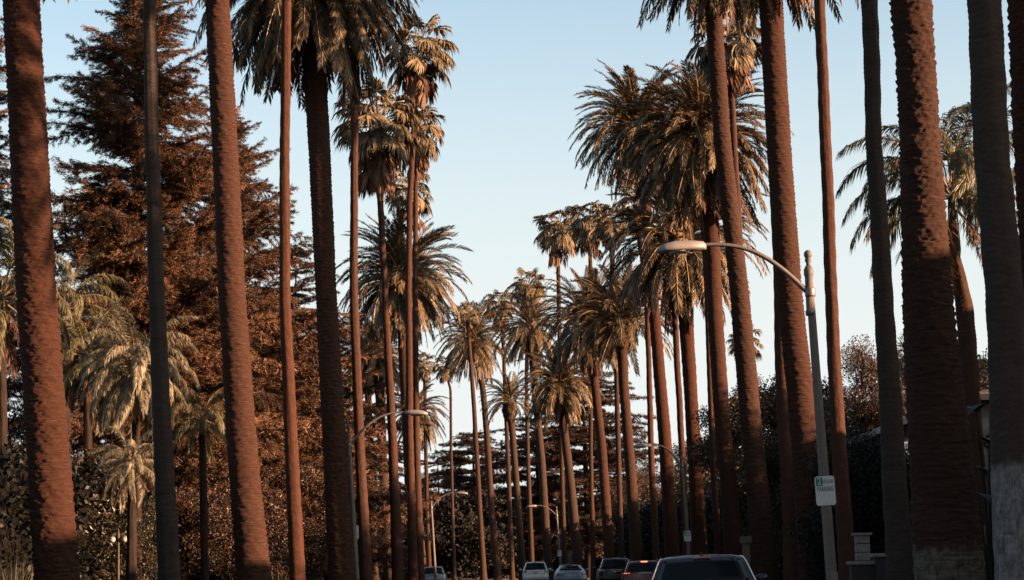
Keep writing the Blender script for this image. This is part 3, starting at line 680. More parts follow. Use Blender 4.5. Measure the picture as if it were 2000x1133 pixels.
# ------------------------------------------------------------------ queen palms
def queen_palm(D, pts, label, cpx, n, key, seed, ndead=4, mat='bark_tree', emin=-25, sheath=True, group=None, pw=1.0):
    loc, me, top, rt = trunk_mesh('trunk', pts, D, 'fan', M[mat], seed, 0, 1.3)
    t = empty('queen_palm', loc, label, 'palm tree', group); link('trunk', me, t)
    s = cpx*D/F/2.6
    if sheath: link('crownshaft', lathe('crownshaft', [(rt*.9, 0), (rt*1.1, .25*s), (rt*.8, (.9 if D > 50 else 1.6)*s), (rt*.45, (1.3 if D > 50 else 2.1)*s)], M['queen_green']), t, loc=top)
    crown(t, top+Vector((0, 0, (1.1 if D > 50 else 1.9)*s)), QUEEN[key], n, s, seed+3, 'frond', QUEEN_DEAD, ndead, emin=emin, pw=pw)
    return t
queen_palm(44, [(1866, 505, 22), (1884, 600, 34), (1896, 760, 34), (1905, 850, 26), (1918, 1000, 28)], 'feathery queen palm with a shaggy lit trunk behind the biggest right palm', 180, 30, 'green', 81, 5, 'bark_far', emin=8)
queen_palm(62, [(266, 760, 14), (266, 900, 16), (268, 1100, 18)], 'pale weeping queen palm between the leftmost palm and the grey palm', 104, 50, 'pale', 82, 8, emin=-60, group='weeping queen palms at left')
queen_palm(56, [(258, 930, 14), (258, 1000, 17), (256, 1133, 20)], 'small low queen palm with dry fronds and a brown trunk below the pale weeping palm', 66, 30, 'pale', 83, 8, emin=-70, group='weeping queen palms at left')
queen_palm(66, [(170, 740, 14), (172, 900, 16), (175, 1100, 16)], 'weeping queen palm right beside the leftmost thick palm', 96, 36, 'green', 84, 8, emin=-50, group='weeping queen palms at left')
queen_palm(72, [(395, 850, 12), (397, 950, 14), (400, 1100, 15)], 'greenish weeping queen palm half behind the rough palm', 78, 20, 'green', 85, 5, emin=-25, group='weeping queen palms at left')
queen_palm(58, [(2, 640, 16), (4, 800, 18), (6, 1100, 20)], 'dark green weeping queen palm at the left edge', 140, 26, 'green', 86, 4, emin=-30, group='weeping queen palms at left')
queen_palm(70, [(128, 640, 14), (130, 800, 16), (132, 1100, 16)], 'green weeping queen palm high behind the leftmost thick palm', 100, 20, 'green', 87, 4, emin=-30, group='weeping queen palms at left')

def fibres(px, D, z0, z1, rad, n, seed, parent):
    r = rs(seed); S = Soup()
    for i in range(n):
        z = z0+(z1-z0)*r.rand(); a = r.rand()*6.28; o_ = np.array([math.cos(a), math.sin(a), 0]); t_ = np.array([-math.sin(a), math.cos(a), 0]); c = px(z)+o_*rad*1.0+np.array([0, 0, z])
        l = .2+.35*r.rand(); w = .03+.05*r.rand(); d = norm(o_*.35+np.array([0, 0, -1 if r.rand() < .7 else 1.])+r.normal(0, .15, 3))
        S.tris([[c-t_*w, c+t_*w, c+d*l]])
    o = link('old_sheath_fibre', S.mesh('old_sheath_fibre', [M['fan_dead']]), parent); o['kind'] = 'stuff'
_q = [o for o in bpy.data.objects if o.name.startswith('queen_palm')][0]; _tr = _q.children[0]
_v = np.array([v.co[:] for v in _tr.data.vertices])
def _ax(z):
    m_ = np.abs(_v[:, 2]-z) < .3; c = _v[m_].mean(0); return np.array([c[0], c[1], 0])
fibres(_ax, 44, 3.6, float(_v[:, 2].max()), .17, 420, 5, _q)

# ------------------------------------------------------------------ left row, near to far
date_palm(39, [(42, 0, 73), (56, 283, 76), (70, 567, 79), (92, 850, 82), (110, 1100, 86)], 'leftmost thick date palm, a broad ringed red brown trunk lit by low sun', sc=1.05, extra=4.0, seed=501, n=90)
fan_palm(47, [(293, 0, 25), (298, 300, 27), (305, 567, 31), (318, 850, 36), (330, 1110, 42)], 'grey shaded fan palm trunk between the two leftmost thick palms', sc=.95, extra=7.5, mat='bark_grey', seed=502)
date_palm(57.5, [(424, 0, 49), (438, 250, 51), (453, 567, 54), (471, 850, 60), (492, 1090, 66)], 'rough lit date palm trunk, second thick one from the left', sc=1.0, extra=3.5, mat='bark_date_rough', seed=503, n=90)
fan_palm(64, [(560, 0, 18), (556, 283, 19), (556, 567, 21), (568, 850, 25), (580, 1110, 30)], 'thin red brown fan palm trunk passing in front of the big hanging crown', sc=.95, extra=7, seed=504)
date_palm(70, [(603, -25, 48), (606, 30, 48), (616, 150, 46), (624, 300, 44), (637, 567, 42), (652, 850, 47), (668, 1110, 54)], 'big shaggy date palm whose crown hangs into the top of the picture at left', crown_px=195, n=160, seed=505, ndead=16, emin=-64)
fan_palm(84, [(694, 60, 13), (692, 283, 14), (691, 567, 16), (701, 850, 19), (714, 1100, 23)], 'thin fan palm trunk just right of the big hanging crown', sc=.9, extra=4.5, seed=506)
fan_palm(98, [(737, 255, 10), (742, 370, 12), (752, 567, 12), (766, 850, 17), (776, 1100, 22)], 'shaggy fan palm with a dense brown skirt, leftmost of the clustered fan palm crowns', 88, 44, 34, seed=507, extra=.0)
fan_palm(108, [(818, 110, 9), (808, 250, 10), (800, 400, 11), (798, 567, 12), (800, 850, 15), (806, 1100, 19)], 'tallest fan palm of the left cluster with a loose pale crown', 72, 36, 22, seed=508)
fan_palm(117, [(812, 262, 8), (812, 400, 9), (811, 567, 10), (813, 850, 13), (820, 1100, 16)], 'fan palm crown just beneath the tallest one of the left cluster', 62, 34, 24, seed=509)
fan_palm(128, [(798, 380, 8), (800, 500, 8), (800, 700, 9), (805, 1000, 11)], 'lowest small fan palm crown of the left cluster, above the round date palm', 52, 26, 14, seed=510)
date_palm(126, [(783, 560, 22), (789, 700, 22), (797, 850, 22), (810, 1100, 28)], 'round date palm with sunlit fronds low in the left cluster', 98, 130, seed=511, ndead=8)
date_palm(150, [(738, 705, 18), (743, 800, 18), (750, 950, 18), (760, 1100, 20)], 'date palm with a lit trunk seen between the left cluster trunks', 62, 70, seed=512, mat='bark_far')
date_palm(156, [(716, 700, 14), (720, 800, 14), (724, 950, 15), (730, 1100, 16)], 'further date palm trunk left of the lit one in the left cluster', 55, 60, seed=513, mat='bark_far')
date_palm(172, [(812, 815, 14), (814, 900, 14), (818, 1000, 15), (824, 1100, 17)], 'small date palm crown behind the left street lamp head', 50, 80, seed=514)
fan_palm(185, [(829, 715, 6.5), (831, 850, 7), (834, 1000, 8), (838, 1100, 9)], 'small fan palm with one thin lit trunk just right of the left cluster', 24, 28, 14, mat='bark_far', seed=515)
fan_palm(215, [(868, 718, 5), (880, 760, 5), (881, 880, 5.5), (884, 1000, 6), (887, 1100, 7)], 'lone thin fan palm left of the far date palm crowns', 24, 26, 12, mat='bark_far', seed=516)
fan_palm(196, [(912, 618, 7), (922, 740, 8), (929, 850, 9), (937, 1000, 10), (943, 1100, 12)], 'fan palm peeping over the far date palm at the left of the gap', 28, 26, 14, mat='bark_far', seed=517)
date_palm(200, [(926, 672, 13), (943, 760, 12), (951, 850, 12), (960, 1000, 13), (970, 1100, 15)], 'far date palm left of the low palm with a bulging neck', 60, 90, seed=518, mat='bark_far')
fan_palm(205, [(978, 600, 6), (984, 700, 7), (990, 850, 8), (996, 1000, 9)], 'left one of two pale fan palm crowns at the far end of the avenue', 36, 34, 18, mat='bark_far', seed=519)
fan_palm(182, [(1031, 565, 6), (1028, 740, 7), (1031, 900, 8), (1038, 1080, 10)], 'right one of two pale fan palm crowns at the far end of the avenue', 36, 34, 20, mat='bark_far', seed=520)
# right row, far to near
date_palm(177, [(995, 790, 17), (1001, 850, 13), (1009, 950, 13), (1018, 1080, 15)], 'low date palm with a bulging pale neck at the far end', 46, 46, seed=521, mat='bark_far', neck=True, ndead=0, emin=-12)
date_palm(170, [(1036, 650, 15), (1048, 800, 14), (1058, 900, 15), (1069, 1080, 17)], 'far date palm in front of the pale fan palm crowns', 58, 85, seed=522, mat='bark_far')
fan_palm(165, [(1088, 458, 7), (1091, 560, 8), (1093, 700, 8), (1097, 900, 8), (1102, 1080, 10)], 'leftmost of three tall thin fan palms standing against the sky', 46, 40, 20, mat='bark_far', seed=523)
date_palm(152, [(1093, 760, 18), (1103, 850, 16), (1115, 950, 18), (1127, 1080, 21)], 'low drooping date palm left of the palm with the pale pineapple neck', 64, 110, seed=524, mat='bark_far')
fan_palm(157, [(1150, 440, 7), (1155, 560, 8), (1153, 700, 8), (1154, 900, 8), (1158, 1080, 10)], 'middle one of three tall thin fan palms standing against the sky', 46, 42, 26, mat='bark_far', seed=525)
date_palm(142, [(1148, 640, 18), (1162, 750, 17), (1176, 880, 18), (1190, 1080, 22)], 'date palm leaning behind the palm with the pale pineapple neck', 80, 105, seed=526, mat='bark_date')
fan_palm(143, [(1192, 440, 8), (1198, 560, 9), (1203, 700, 9), (1208, 900, 10), (1214, 1080, 11)], 'rightmost of three tall thin fan palms standing against the sky', 36, 30, 26, mat='bark_far', seed=527)
date_palm(134, [(1214, 640, 23), (1218, 750, 20), (1230, 900, 21), (1243, 1080, 25)], 'date palm with a bulging pale pineapple neck in the middle right', 88, 84, seed=528, neck=True, ndead=0, emin=-14)
fan_palm(126, [(1240, 400, 10), (1262, 560, 10), (1267, 700, 10), (1272, 900, 12), (1282, 1080, 13)], 'fan palm with a brown skirt under the left big date palm crown', 42, 26, 26, seed=529)
date_palm(118, [(1243, 265, 24), (1263, 420, 23), (1277, 600, 22), (1298, 850, 26), (1312, 1060, 29)], 'tall date palm, left one of the two big round crowns at right', 98, 120, seed=530, ndead=12)
fan_palm(112, [(1296, 350, 10), (1314, 520, 11), (1322, 700, 12), (1333, 900, 12), (1340, 1060, 14)], 'fan palm with a slender trunk beneath the big right crowns', 44, 20, 14, seed=531)
date_palm(109, [(1328, 490, 32), (1338, 600, 30), (1348, 750, 27), (1357, 900, 28), (1366, 1060, 32)], 'lower date palm behind the large street lamp head', 122, 120, seed=532, ndead=12)
fan_palm(101, [(1365, 300, 10), (1381, 560, 11), (1389, 800, 12), (1395, 950, 13), (1402, 1060, 14)], 'fan palm trunk squeezed between two date palm trunks at right', 42, 16, 12, seed=533)
date_palm(95, [(1372, 290, 34), (1388, 420, 33), (1396, 600, 31), (1409, 800, 32), (1421, 930, 34), (1432, 1060, 38)], 'tallest big round date palm crown right of centre', 126, 150, seed=534, ndead=14)
fan_palm(90, [(1418, 85, 11), (1430, 200, 12), (1438, 350, 12), (1450, 560, 12), (1466, 800, 13), (1478, 1000, 15)], 'fan palm with a lit straw coloured skirt at the top right of centre', 76, 36, 34, seed=535)
date_palm(80, [(1384, -100, 34), (1392, 0, 34), (1411, 283, 35), (1431, 450, 36), (1444, 567, 38), (1460, 750, 41), (1474, 900, 43), (1490, 1060, 50)], 'leaning date palm whose drooping fronds hang in at the top right of centre', crown_px=132, n=110, seed=536, ndead=14)
fan_palm(69, [(1500, 0, 22), (1510, 283, 23), (1522, 500, 25), (1528, 700, 27), (1540, 950, 30)], 'grey brown fan palm trunk tight behind the thick lit palm by the lamp', sc=.9, extra=6, seed=537, mat='bark_thin')
date_palm(64.5, [(1505, 0, 48), (1521, 283, 49), (1541, 567, 51), (1561, 750, 53), (1576, 900, 58), (1590, 1080, 64)], 'thick lit date palm trunk immediately left of the lamp pole', sc=1.05, extra=2.6, seed=538, mat='bark_date', n=100)
fan_palm(54, [(1601, 0, 21), (1613, 283, 22), (1623, 567, 24), (1637, 850, 27), (1654, 1080, 34)], 'slim red brown fan palm trunk right of the lamp pole', sc=.95, extra=5, seed=539)
fan_palm(41.3, [(1699, 0, 32), (1707, 283, 31), (1726, 567, 37), (1742, 850, 44), (1757, 1090, 52)], 'grey shaded fan palm trunk left of the biggest right palm', sc=.95, extra=8, seed=540, mat='bark_grey')
date_palm(30, [(1778, 0, 84), (1790, 150, 78), (1797, 283, 80), (1810, 567, 98), (1833, 850, 120), (1852, 1080, 136)], 'biggest right hand date palm, its lower trunk in shade above a pale foot', sc=1.05, extra=6, seed=541, mat='bark_date_paint', n=90, flare=1.05)
fan_palm(26, [(1922, 0, 66), (1936, 283, 68), (1962, 567, 72), (1972, 850, 72), (1982, 1080, 76)], 'stout grey fan palm with a limewashed foot near the right edge', sc=1.1, extra=11, seed=542, mat='bark_grey_paint', flare=1.1, wob=.7)
date_palm(27.5, [(2014, 0, 92), (2026, 283, 92), (2042, 567, 94), (2062, 850, 98), (2080, 1080, 104)], 'date palm trunk cut by the right edge', sc=1.05, extra=7, seed=543, n=80)
# a distant one
fan_palm(260, [(1455, 675, 5), (1458, 800, 6), (1460, 1000, 6)], 'tiny distant fan palm crown left of the lamp pole', 36, 26, 10, mat='bark_far', seed=544)
# unseen palms added beyond the right edge so their trunks shade the grey ones
for i, (X, D_, r_) in enumerate([(19.5, 37.0, .42), (17.0, 22.1, .45), (18.4, 31.0, .3)]):
    S_ = []
    t = empty('date_palm', (X, D_, 0), ['date palm in the garden beyond the right edge, farthest of three', 'date palm in the garden beyond the right edge, nearest the camera', 'slim date palm in the garden beyond the right edge'][i], 'palm tree', 'garden palms beyond the right edge')
    zz = np.linspace(0, 16, 60); link('trunk', grid_mesh('trunk', tube_grid(np.stack([0*zz, 0*zz, zz], -1), r_*(1+.05*np.sin(zz*40)), 16), M['bark_date'], closed=True), t)
    crown(t, Vector((0, 0, 16.2)), DATE, 60, 1.05, 900+i, 'frond', None, 0)

# ------------------------------------------------------------------ street lamps
def text_mesh(s, size, mat, name):
    cu_ = bpy.data.curves.new(name, 'FONT'); cu_.body = s; cu_.size = size; cu_.align_x = 'CENTER'; cu_.align_y = 'CENTER'; cu_.extrude = .0015; cu_.offset = size*.008
    ob = bpy.data.objects.new(name, cu_); COL.objects.link(ob); dg = bpy.context.evaluated_depsgraph_get(); dg.update()
    me = bpy.data.meshes.new_from_object(ob.evaluated_get(dg)); bpy.data.objects.remove(ob); me.materials.clear(); me.materials.append(mat); me.name = name; return me
T2, TH, TP = None, None, None
def plate_mesh(w, h, r_, th, mat, name):
    pts = []
    for cx_, cy_, a0 in ((w/2-r_, h/2-r_, 0), (-w/2+r_, h/2-r_, 90), (-w/2+r_, -h/2+r_, 180), (w/2-r_, -h/2+r_, 270)):
        for k_ in range(5): a = math.radians(a0+k_*22.5); pts.append((cx_+r_*math.cos(a), cy_+r_*math.sin(a)))
    n = len(pts); V = [(x, y, 0) for x, y in pts]+[(x, y, th) for x, y in pts]
    return mk_mesh(name, V, [tuple(range(n-1, -1, -1)), tuple(range(n, 2*n))]+[(i, (i+1) % n, n+(i+1) % n, n+i) for i in range(n)], [mat])
def lamp(D, pole, ball_y, tip, label, signz=None, side=-1, sign_label=None, r0_=.098, back=False, rz=0):
    """pole: [(px,py) top, (px,py) bottom]; tip: pixel of the outer end of the head"""
    top = P(pole[0][0], pole[0][1], D); bot = P(pole[1][0], pole[1][1], D)
    sl = (bot.x-top.x)/(bot.z-top.z); base = Vector((bot.x-sl*bot.z*.9, D, 0)); tp = top-base
    t = empty('street_lamp', base, label, 'street lamp', 'street lamps along the avenue')
    n = 24; zz = np.linspace(0, tp.z, n)
    path = np.stack([tp.x*zz/tp.z, 0*zz, zz], -1)
    link('pole', grid_mesh('pole', tube_grid(path, np.linspace(r0_, r0_*.62, n), 16), M['pole'], closed=True), t)
    link('base_collar', lathe('base_collar', [(r0_*1.9, 0), (r0_*1.9, .3), (r0_*1.35, .42), (r0_*1.2, .6)], M['pole']), t)
    rt = r0_*.62
    link('hand_hole_cover', plate_mesh(.10, .18, .02, .006, M['steel'], 'hand_hole_cover'), t, loc=(0, -r0_-.004, .95), rot=(math.radians(90), 0, 0))
    am_ = tp.z-.37; link('arm_clamp', lathe('arm_clamp', [(rt*1.35, -.07), (rt*1.42, -.05), (rt*1.42, .05), (rt*1.35, .07)], M['steel']), t, loc=(tp.x*am_/tp.z, 0, am_))
    link('pole_cap', lathe('pole_cap', [(rt*1.25, -.75), (rt*1.3, -.68), (rt*1.05, -.66), (rt*1.08, -.12), (rt*1.3, -.08), (rt*1.3, 0), (rt*.8, .06)], M['pole_dark']), t, loc=tp)
    link('finial', lathe('finial', [(rt*.7, .04), (rt*.55, .10), (rt*.9, .15)]+[(rt*1.1*math.sin(a), .25-rt*1.25*math.cos(a)) for a in np.linspace(.75, 3.1, 8)], M['pole_dark']), t, loc=tp)
    # arm
    e = P(tip[0], tip[1], D)-base
    a0 = np.array([tp.x+side*rt*.8, 0, tp.z-.35]); a3 = np.array([e.x-side*.78, 0, e.z+.03]); L = abs(a3[0]-a0[0])
    a1 = a0+np.array([side*L*.38, 0, (a3[2]-a0[2])*.85]); a2 = a3-np.array([side*L*.38, 0, -.02])
    s = np.linspace(0, 1, 18)[:, None]
    arm = a0*(1-s)**3+3*a1*s*(1-s)**2+3*a2*s*s*(1-s)+a3*s**3
    link('arm', grid_mesh('arm', tube_grid(arm, np.linspace(.045, .03, 18), 10), M['steel'], closed=True), t)
    # cobra head: housing with a flat underside
    prof = [(0, .05, .05), (.04, .09, .10), (.25, .125, .13), (.5, .17, .14), (.68, .165, .11), (.8, .12, .06), (.84, .05, .02)]
    G = []
    for l, w, h in prof:
        ring = []
        for a in np.linspace(0, math.pi, 11):
            ring.append((side*l, w*math.cos(a), h*math.sin(a)**.7-.02))
        ring += [(side*l, -w*.9, -.05), (side*l, w*.9, -.05)]
        G.append(ring)
    hd = link('lamp_head', grid_mesh('lamp_head', np.array(G), M['lampgrey'], closed=True, caps=True), t, loc=(a3[0]-side*.03, 0, a3[2]-.02), rot=(0, -side*(-.05), 0), scl=(1.04*((abs(e.x-a3[0])+.03)/.87), 1, 1))
    link('lamp_lens', grid_mesh('lamp_lens', np.array([[(side*(.44+.2*math.cos(a))*1.0, .13*math.sin(a)*k_, -.052-.05*(1-k_)) for a in np.linspace(0, 2*math.pi, 17)[:-1]] for k_ in (1, .7, .1)]), M['lens'], closed=True, caps=True), hd)
    if signz:
        z = signz; x = tp.x*z/tp.z; w, h = .305, .457
        rr_ = r0_*(1-.38*z/tp.z)
        sg = empty('parking_sign', base+Vector((x-.01, -rr_-.012 if not back else rr_+.012, z)), sign_label, 'parking sign', None if back else 'two hour parking signs')
        sg.rotation_euler = (math.radians(90), math.radians(-2.2), 0) if not back else (math.radians(90), 0, math.radians(180))
        link('sign_plate', plate_mesh(w, h, .035, .003, M['signwhite'], 'sign_plate'), sg)
        link('sign_rim', plate_mesh(w+.012, h+.012, .04, .002, M['signedge'], 'sign_rim'), sg, loc=(0, 0, -.004))
        for bz in (.17, -.17): link('band', lathe('band', [(rr_+.004, -.012), (rr_+.006, 0), (rr_+.004, .012)], M['steel']), t, loc=(tp.x*(z+bz)/tp.z, 0, z+bz))
        if not back:
            pm = plate_mesh(.105, .135, .006, .0015, M['signgreen'], 'number_panel'); link('number_panel', pm, sg, loc=(-.088, .148, .0035))
            link('digit', text_mesh('2', .15, M['signwhite'], 'digit'), sg, loc=(-.088, .148, .0075), scl=(.85, 1, 1))
            link('hour_lettering', text_mesh('HOUR', .085, M['signgreen'], 'hour_lettering'), sg, loc=(.052, .143, .006), scl=(.72, 1.05, 1))
            link('parking_lettering', text_mesh('PARKING', .095, M['signgreen'], 'parking_lettering'), sg, loc=(.002, .025, .006), scl=(.66, 1.15, 1))
            for bx_, by_ in ((0, .19), (.0, -.19)): link('bolt', lathe('bolt', [(.008, 0), (.008, .004), (.004, .006)], M['steel'], 8), sg, loc=(bx_, by_, .003))
    return t
D1 = 33.0
zs = P(1611, 959, D1).z
lamp(D1, [(1579, 527), (1625, 1133)], 508, (1282, 484), 'large weathered street lamp at right, its arm reaching left over the road', zs, -1, 'white and green two hour parking sign on the large near lamp pole')
lamp(70, [(681, 848), (697, 1130)], 830, (836, 806), 'street lamp among the left trunks with its arm reaching right', 2.55, 1, 'back of a small pale sign on the left street lamp pole', back=True)
lamp(92, [(1331, 893), (1345, 1075)], 890, (1237, 871), 'street lamp between the middle right palms with a small parking sign', P(1343, 1047, 92).z, -1, 'distant two hour parking sign on the lamp pole above the dark sedan')
lamp(134, [(842, 980), (851, 1130)], 975, (914, 963), 'far left street lamp standing before dark greenery with its arm to the right', None, 1)
lamp(160, [(1087, 997), (1094, 1090)], 990, (1028, 989), 'far street lamp above the slate blue car', P(1092.5, 1081, 160).z, -1, 'tiny parking sign on the far lamp pole above the slate blue car')
lamp(245, [(858, 1040), (864, 1110)], 1036, (824, 1031), 'farthest small street lamp beside the far left one, arm to the left', P(862, 1102, 245).z, -1, 'tiny parking sign on the farthest street lamp pole')

# garden twin-globe lamp
D_ = 57; a = P(229, 1046, D_); b = at0(231, D_)
t = empty('garden_lamp', b, 'twin globe garden lamp on a slim brown post at lower left', 'garden lamp')
link('post', lathe('post', [(.09, 0), (.09, .15), (.035, .3), (.03, a.z-.1), (.045, a.z-.05), (.02, a.z+.12), (.005, a.z+.2)], M['wood']), t)
for s in (-1, 1):
    pth = np.array([(s*x, 0, a.z+z_) for x, z_ in ((0, -.05), (.07, .06), (.14, .05), (.17, -.02))])
    ar = link('arm', grid_mesh('arm', tube_grid(pth, .014, 8), M['iron'], closed=True), t)
    gl = link('globe', lathe('globe', [(.095*math.sin(q), -.095*math.cos(q)) for q in np.linspace(.1, 3.04, 10)], M['globe']), t, loc=(s*.17, 0, a.z-.10))
    link('cap', lathe('cap', [(.1, .02), (.06, .08), (.02, .11)], M['iron'], 12), gl)
# timber post by the dark car, mast spear etc.
a = P(1457, 1062, 45); b = at0(1461, 45)
t = empty('timber_post', (a.x, 45, 0), 'pale brown capped timber post behind the near dark car', 'post')
link('post', box_mesh('post', (-.075, -.075, 0), (.075, .075, a.z), M['wood'], .01), t); link('post_cap', box_mesh('post_cap', (-.12, -.12, a.z+.001), (.12, .12, a.z+.16), M['wood'], .02), t)

# wire
def wire(a, b, label, r_=.012):
    n = 30; s = np.linspace(0, 1, n); a = np.array(a); b = np.array(b); p = a*(1-s)[:, None]+b*s[:, None]; p[:, 2] -= 1.2*4*s*(1-s)
    o = link('overhead_cable', grid_mesh('overhead_cable', tube_grid(p, r_, 5), M['iron'], closed=True)); props(o, label, 'cable')
wire(P(600, 878, 285), P(1600, 858, 285), 'thin overhead cable crossing the sky low behind the palms', .03)

# small plants
def tuft(px, D, h, n, label, mat, seed, spread=.6, w=.03, name='grass_clump', cat='plant', z=0):
    r = rs(seed); S = Soup()
    for i in range(n):
        a = r.rand()*6.28; e = math.radians(88-r.rand()*60*spread); L = h*(.6+.6*r.rand()); p = rachis(L, math.degrees(e), 60*r.rand(), 5)
        ca, sa = math.cos(a), math.sin(a); q = np.stack([p[:, 0]*ca, p[:, 0]*sa, p[:, 2]], -1)+np.array([r.normal(0, .1), r.normal(0, .1), 0])
        t_ = np.array([-sa, ca, 0])*w/2
        for j in range(4):
            k0, k1 = 1-j/4, 1-(j+1)/4
            S.tris([q[j]-t_*k0, q[j]+t_*k0, q[j+1]+t_*k1]); 
            if k1 > 0: S.tris([q[j]-t_*k0, q[j+1]+t_*k1, q[j+1]-t_*k1])
    b = at0(px, D); b.z = z; o = link(name, S.mesh(name, [M[mat]]), loc=b); props(o, label, cat)
tuft(28, 52, 1.9, 260, 'pale feathery ornamental grass at the lower left corner', 'queen_leaf', 601, 1.0)
tuft(543, 66, 1.5, 70, 'spiky pale yucca at the foot of the rough lit palm', 'queen_leaf', 602, 1.2, .07, 'yucca_plant')
tuft(185, 55, 1.3, 180, 'low pale shrubby grass right of the leftmost palm foot', 'magnolia', 603, 1.1, .06)
def bigleaf(px, D, h, n, label, seed):
    r = rs(seed); b = at0(px, D); t = empty('broad_leaf_plant', b, label, 'plant')
    for i in range(n):
        S = Soup(); hh = h*(.35+.65*r.rand()); lean = .5+.5*r.rand(); az = i*2.4; c, s_ = math.cos(az), math.sin(az)
        st = np.array([[0, 0, 0], [lean*.2, 0, hh*.6], [lean*.5, 0, hh]]); S.tube(st, [.03, .025, .015], 4)
        L = .9; w = .2; q = [np.array([lean*.5+L*u*.8, 0, hh+L*(u*.5-u*u*.7)]) for u in np.linspace(0, 1, 6)]
        ws = [0.02, w, w*1.15, w, w*.6, .0]
        for j in range(5):
            for sg in (-1, 1):
                y0, y1 = np.array([0, sg*ws[j], .05]), np.array([0, sg*ws[j+1], .05])
                S.tris([[q[j], q[j+1], q[j+1]+y1], [q[j], q[j+1]+y1, q[j]+y0]])
        link('leaf', S.mesh('leaf', [M['hedge']]), t, rot=(0, 0, az))
bigleaf(1935, 36, 4.2, 16, 'broad leaved plant in deep shade between the two largest right palms', 611)

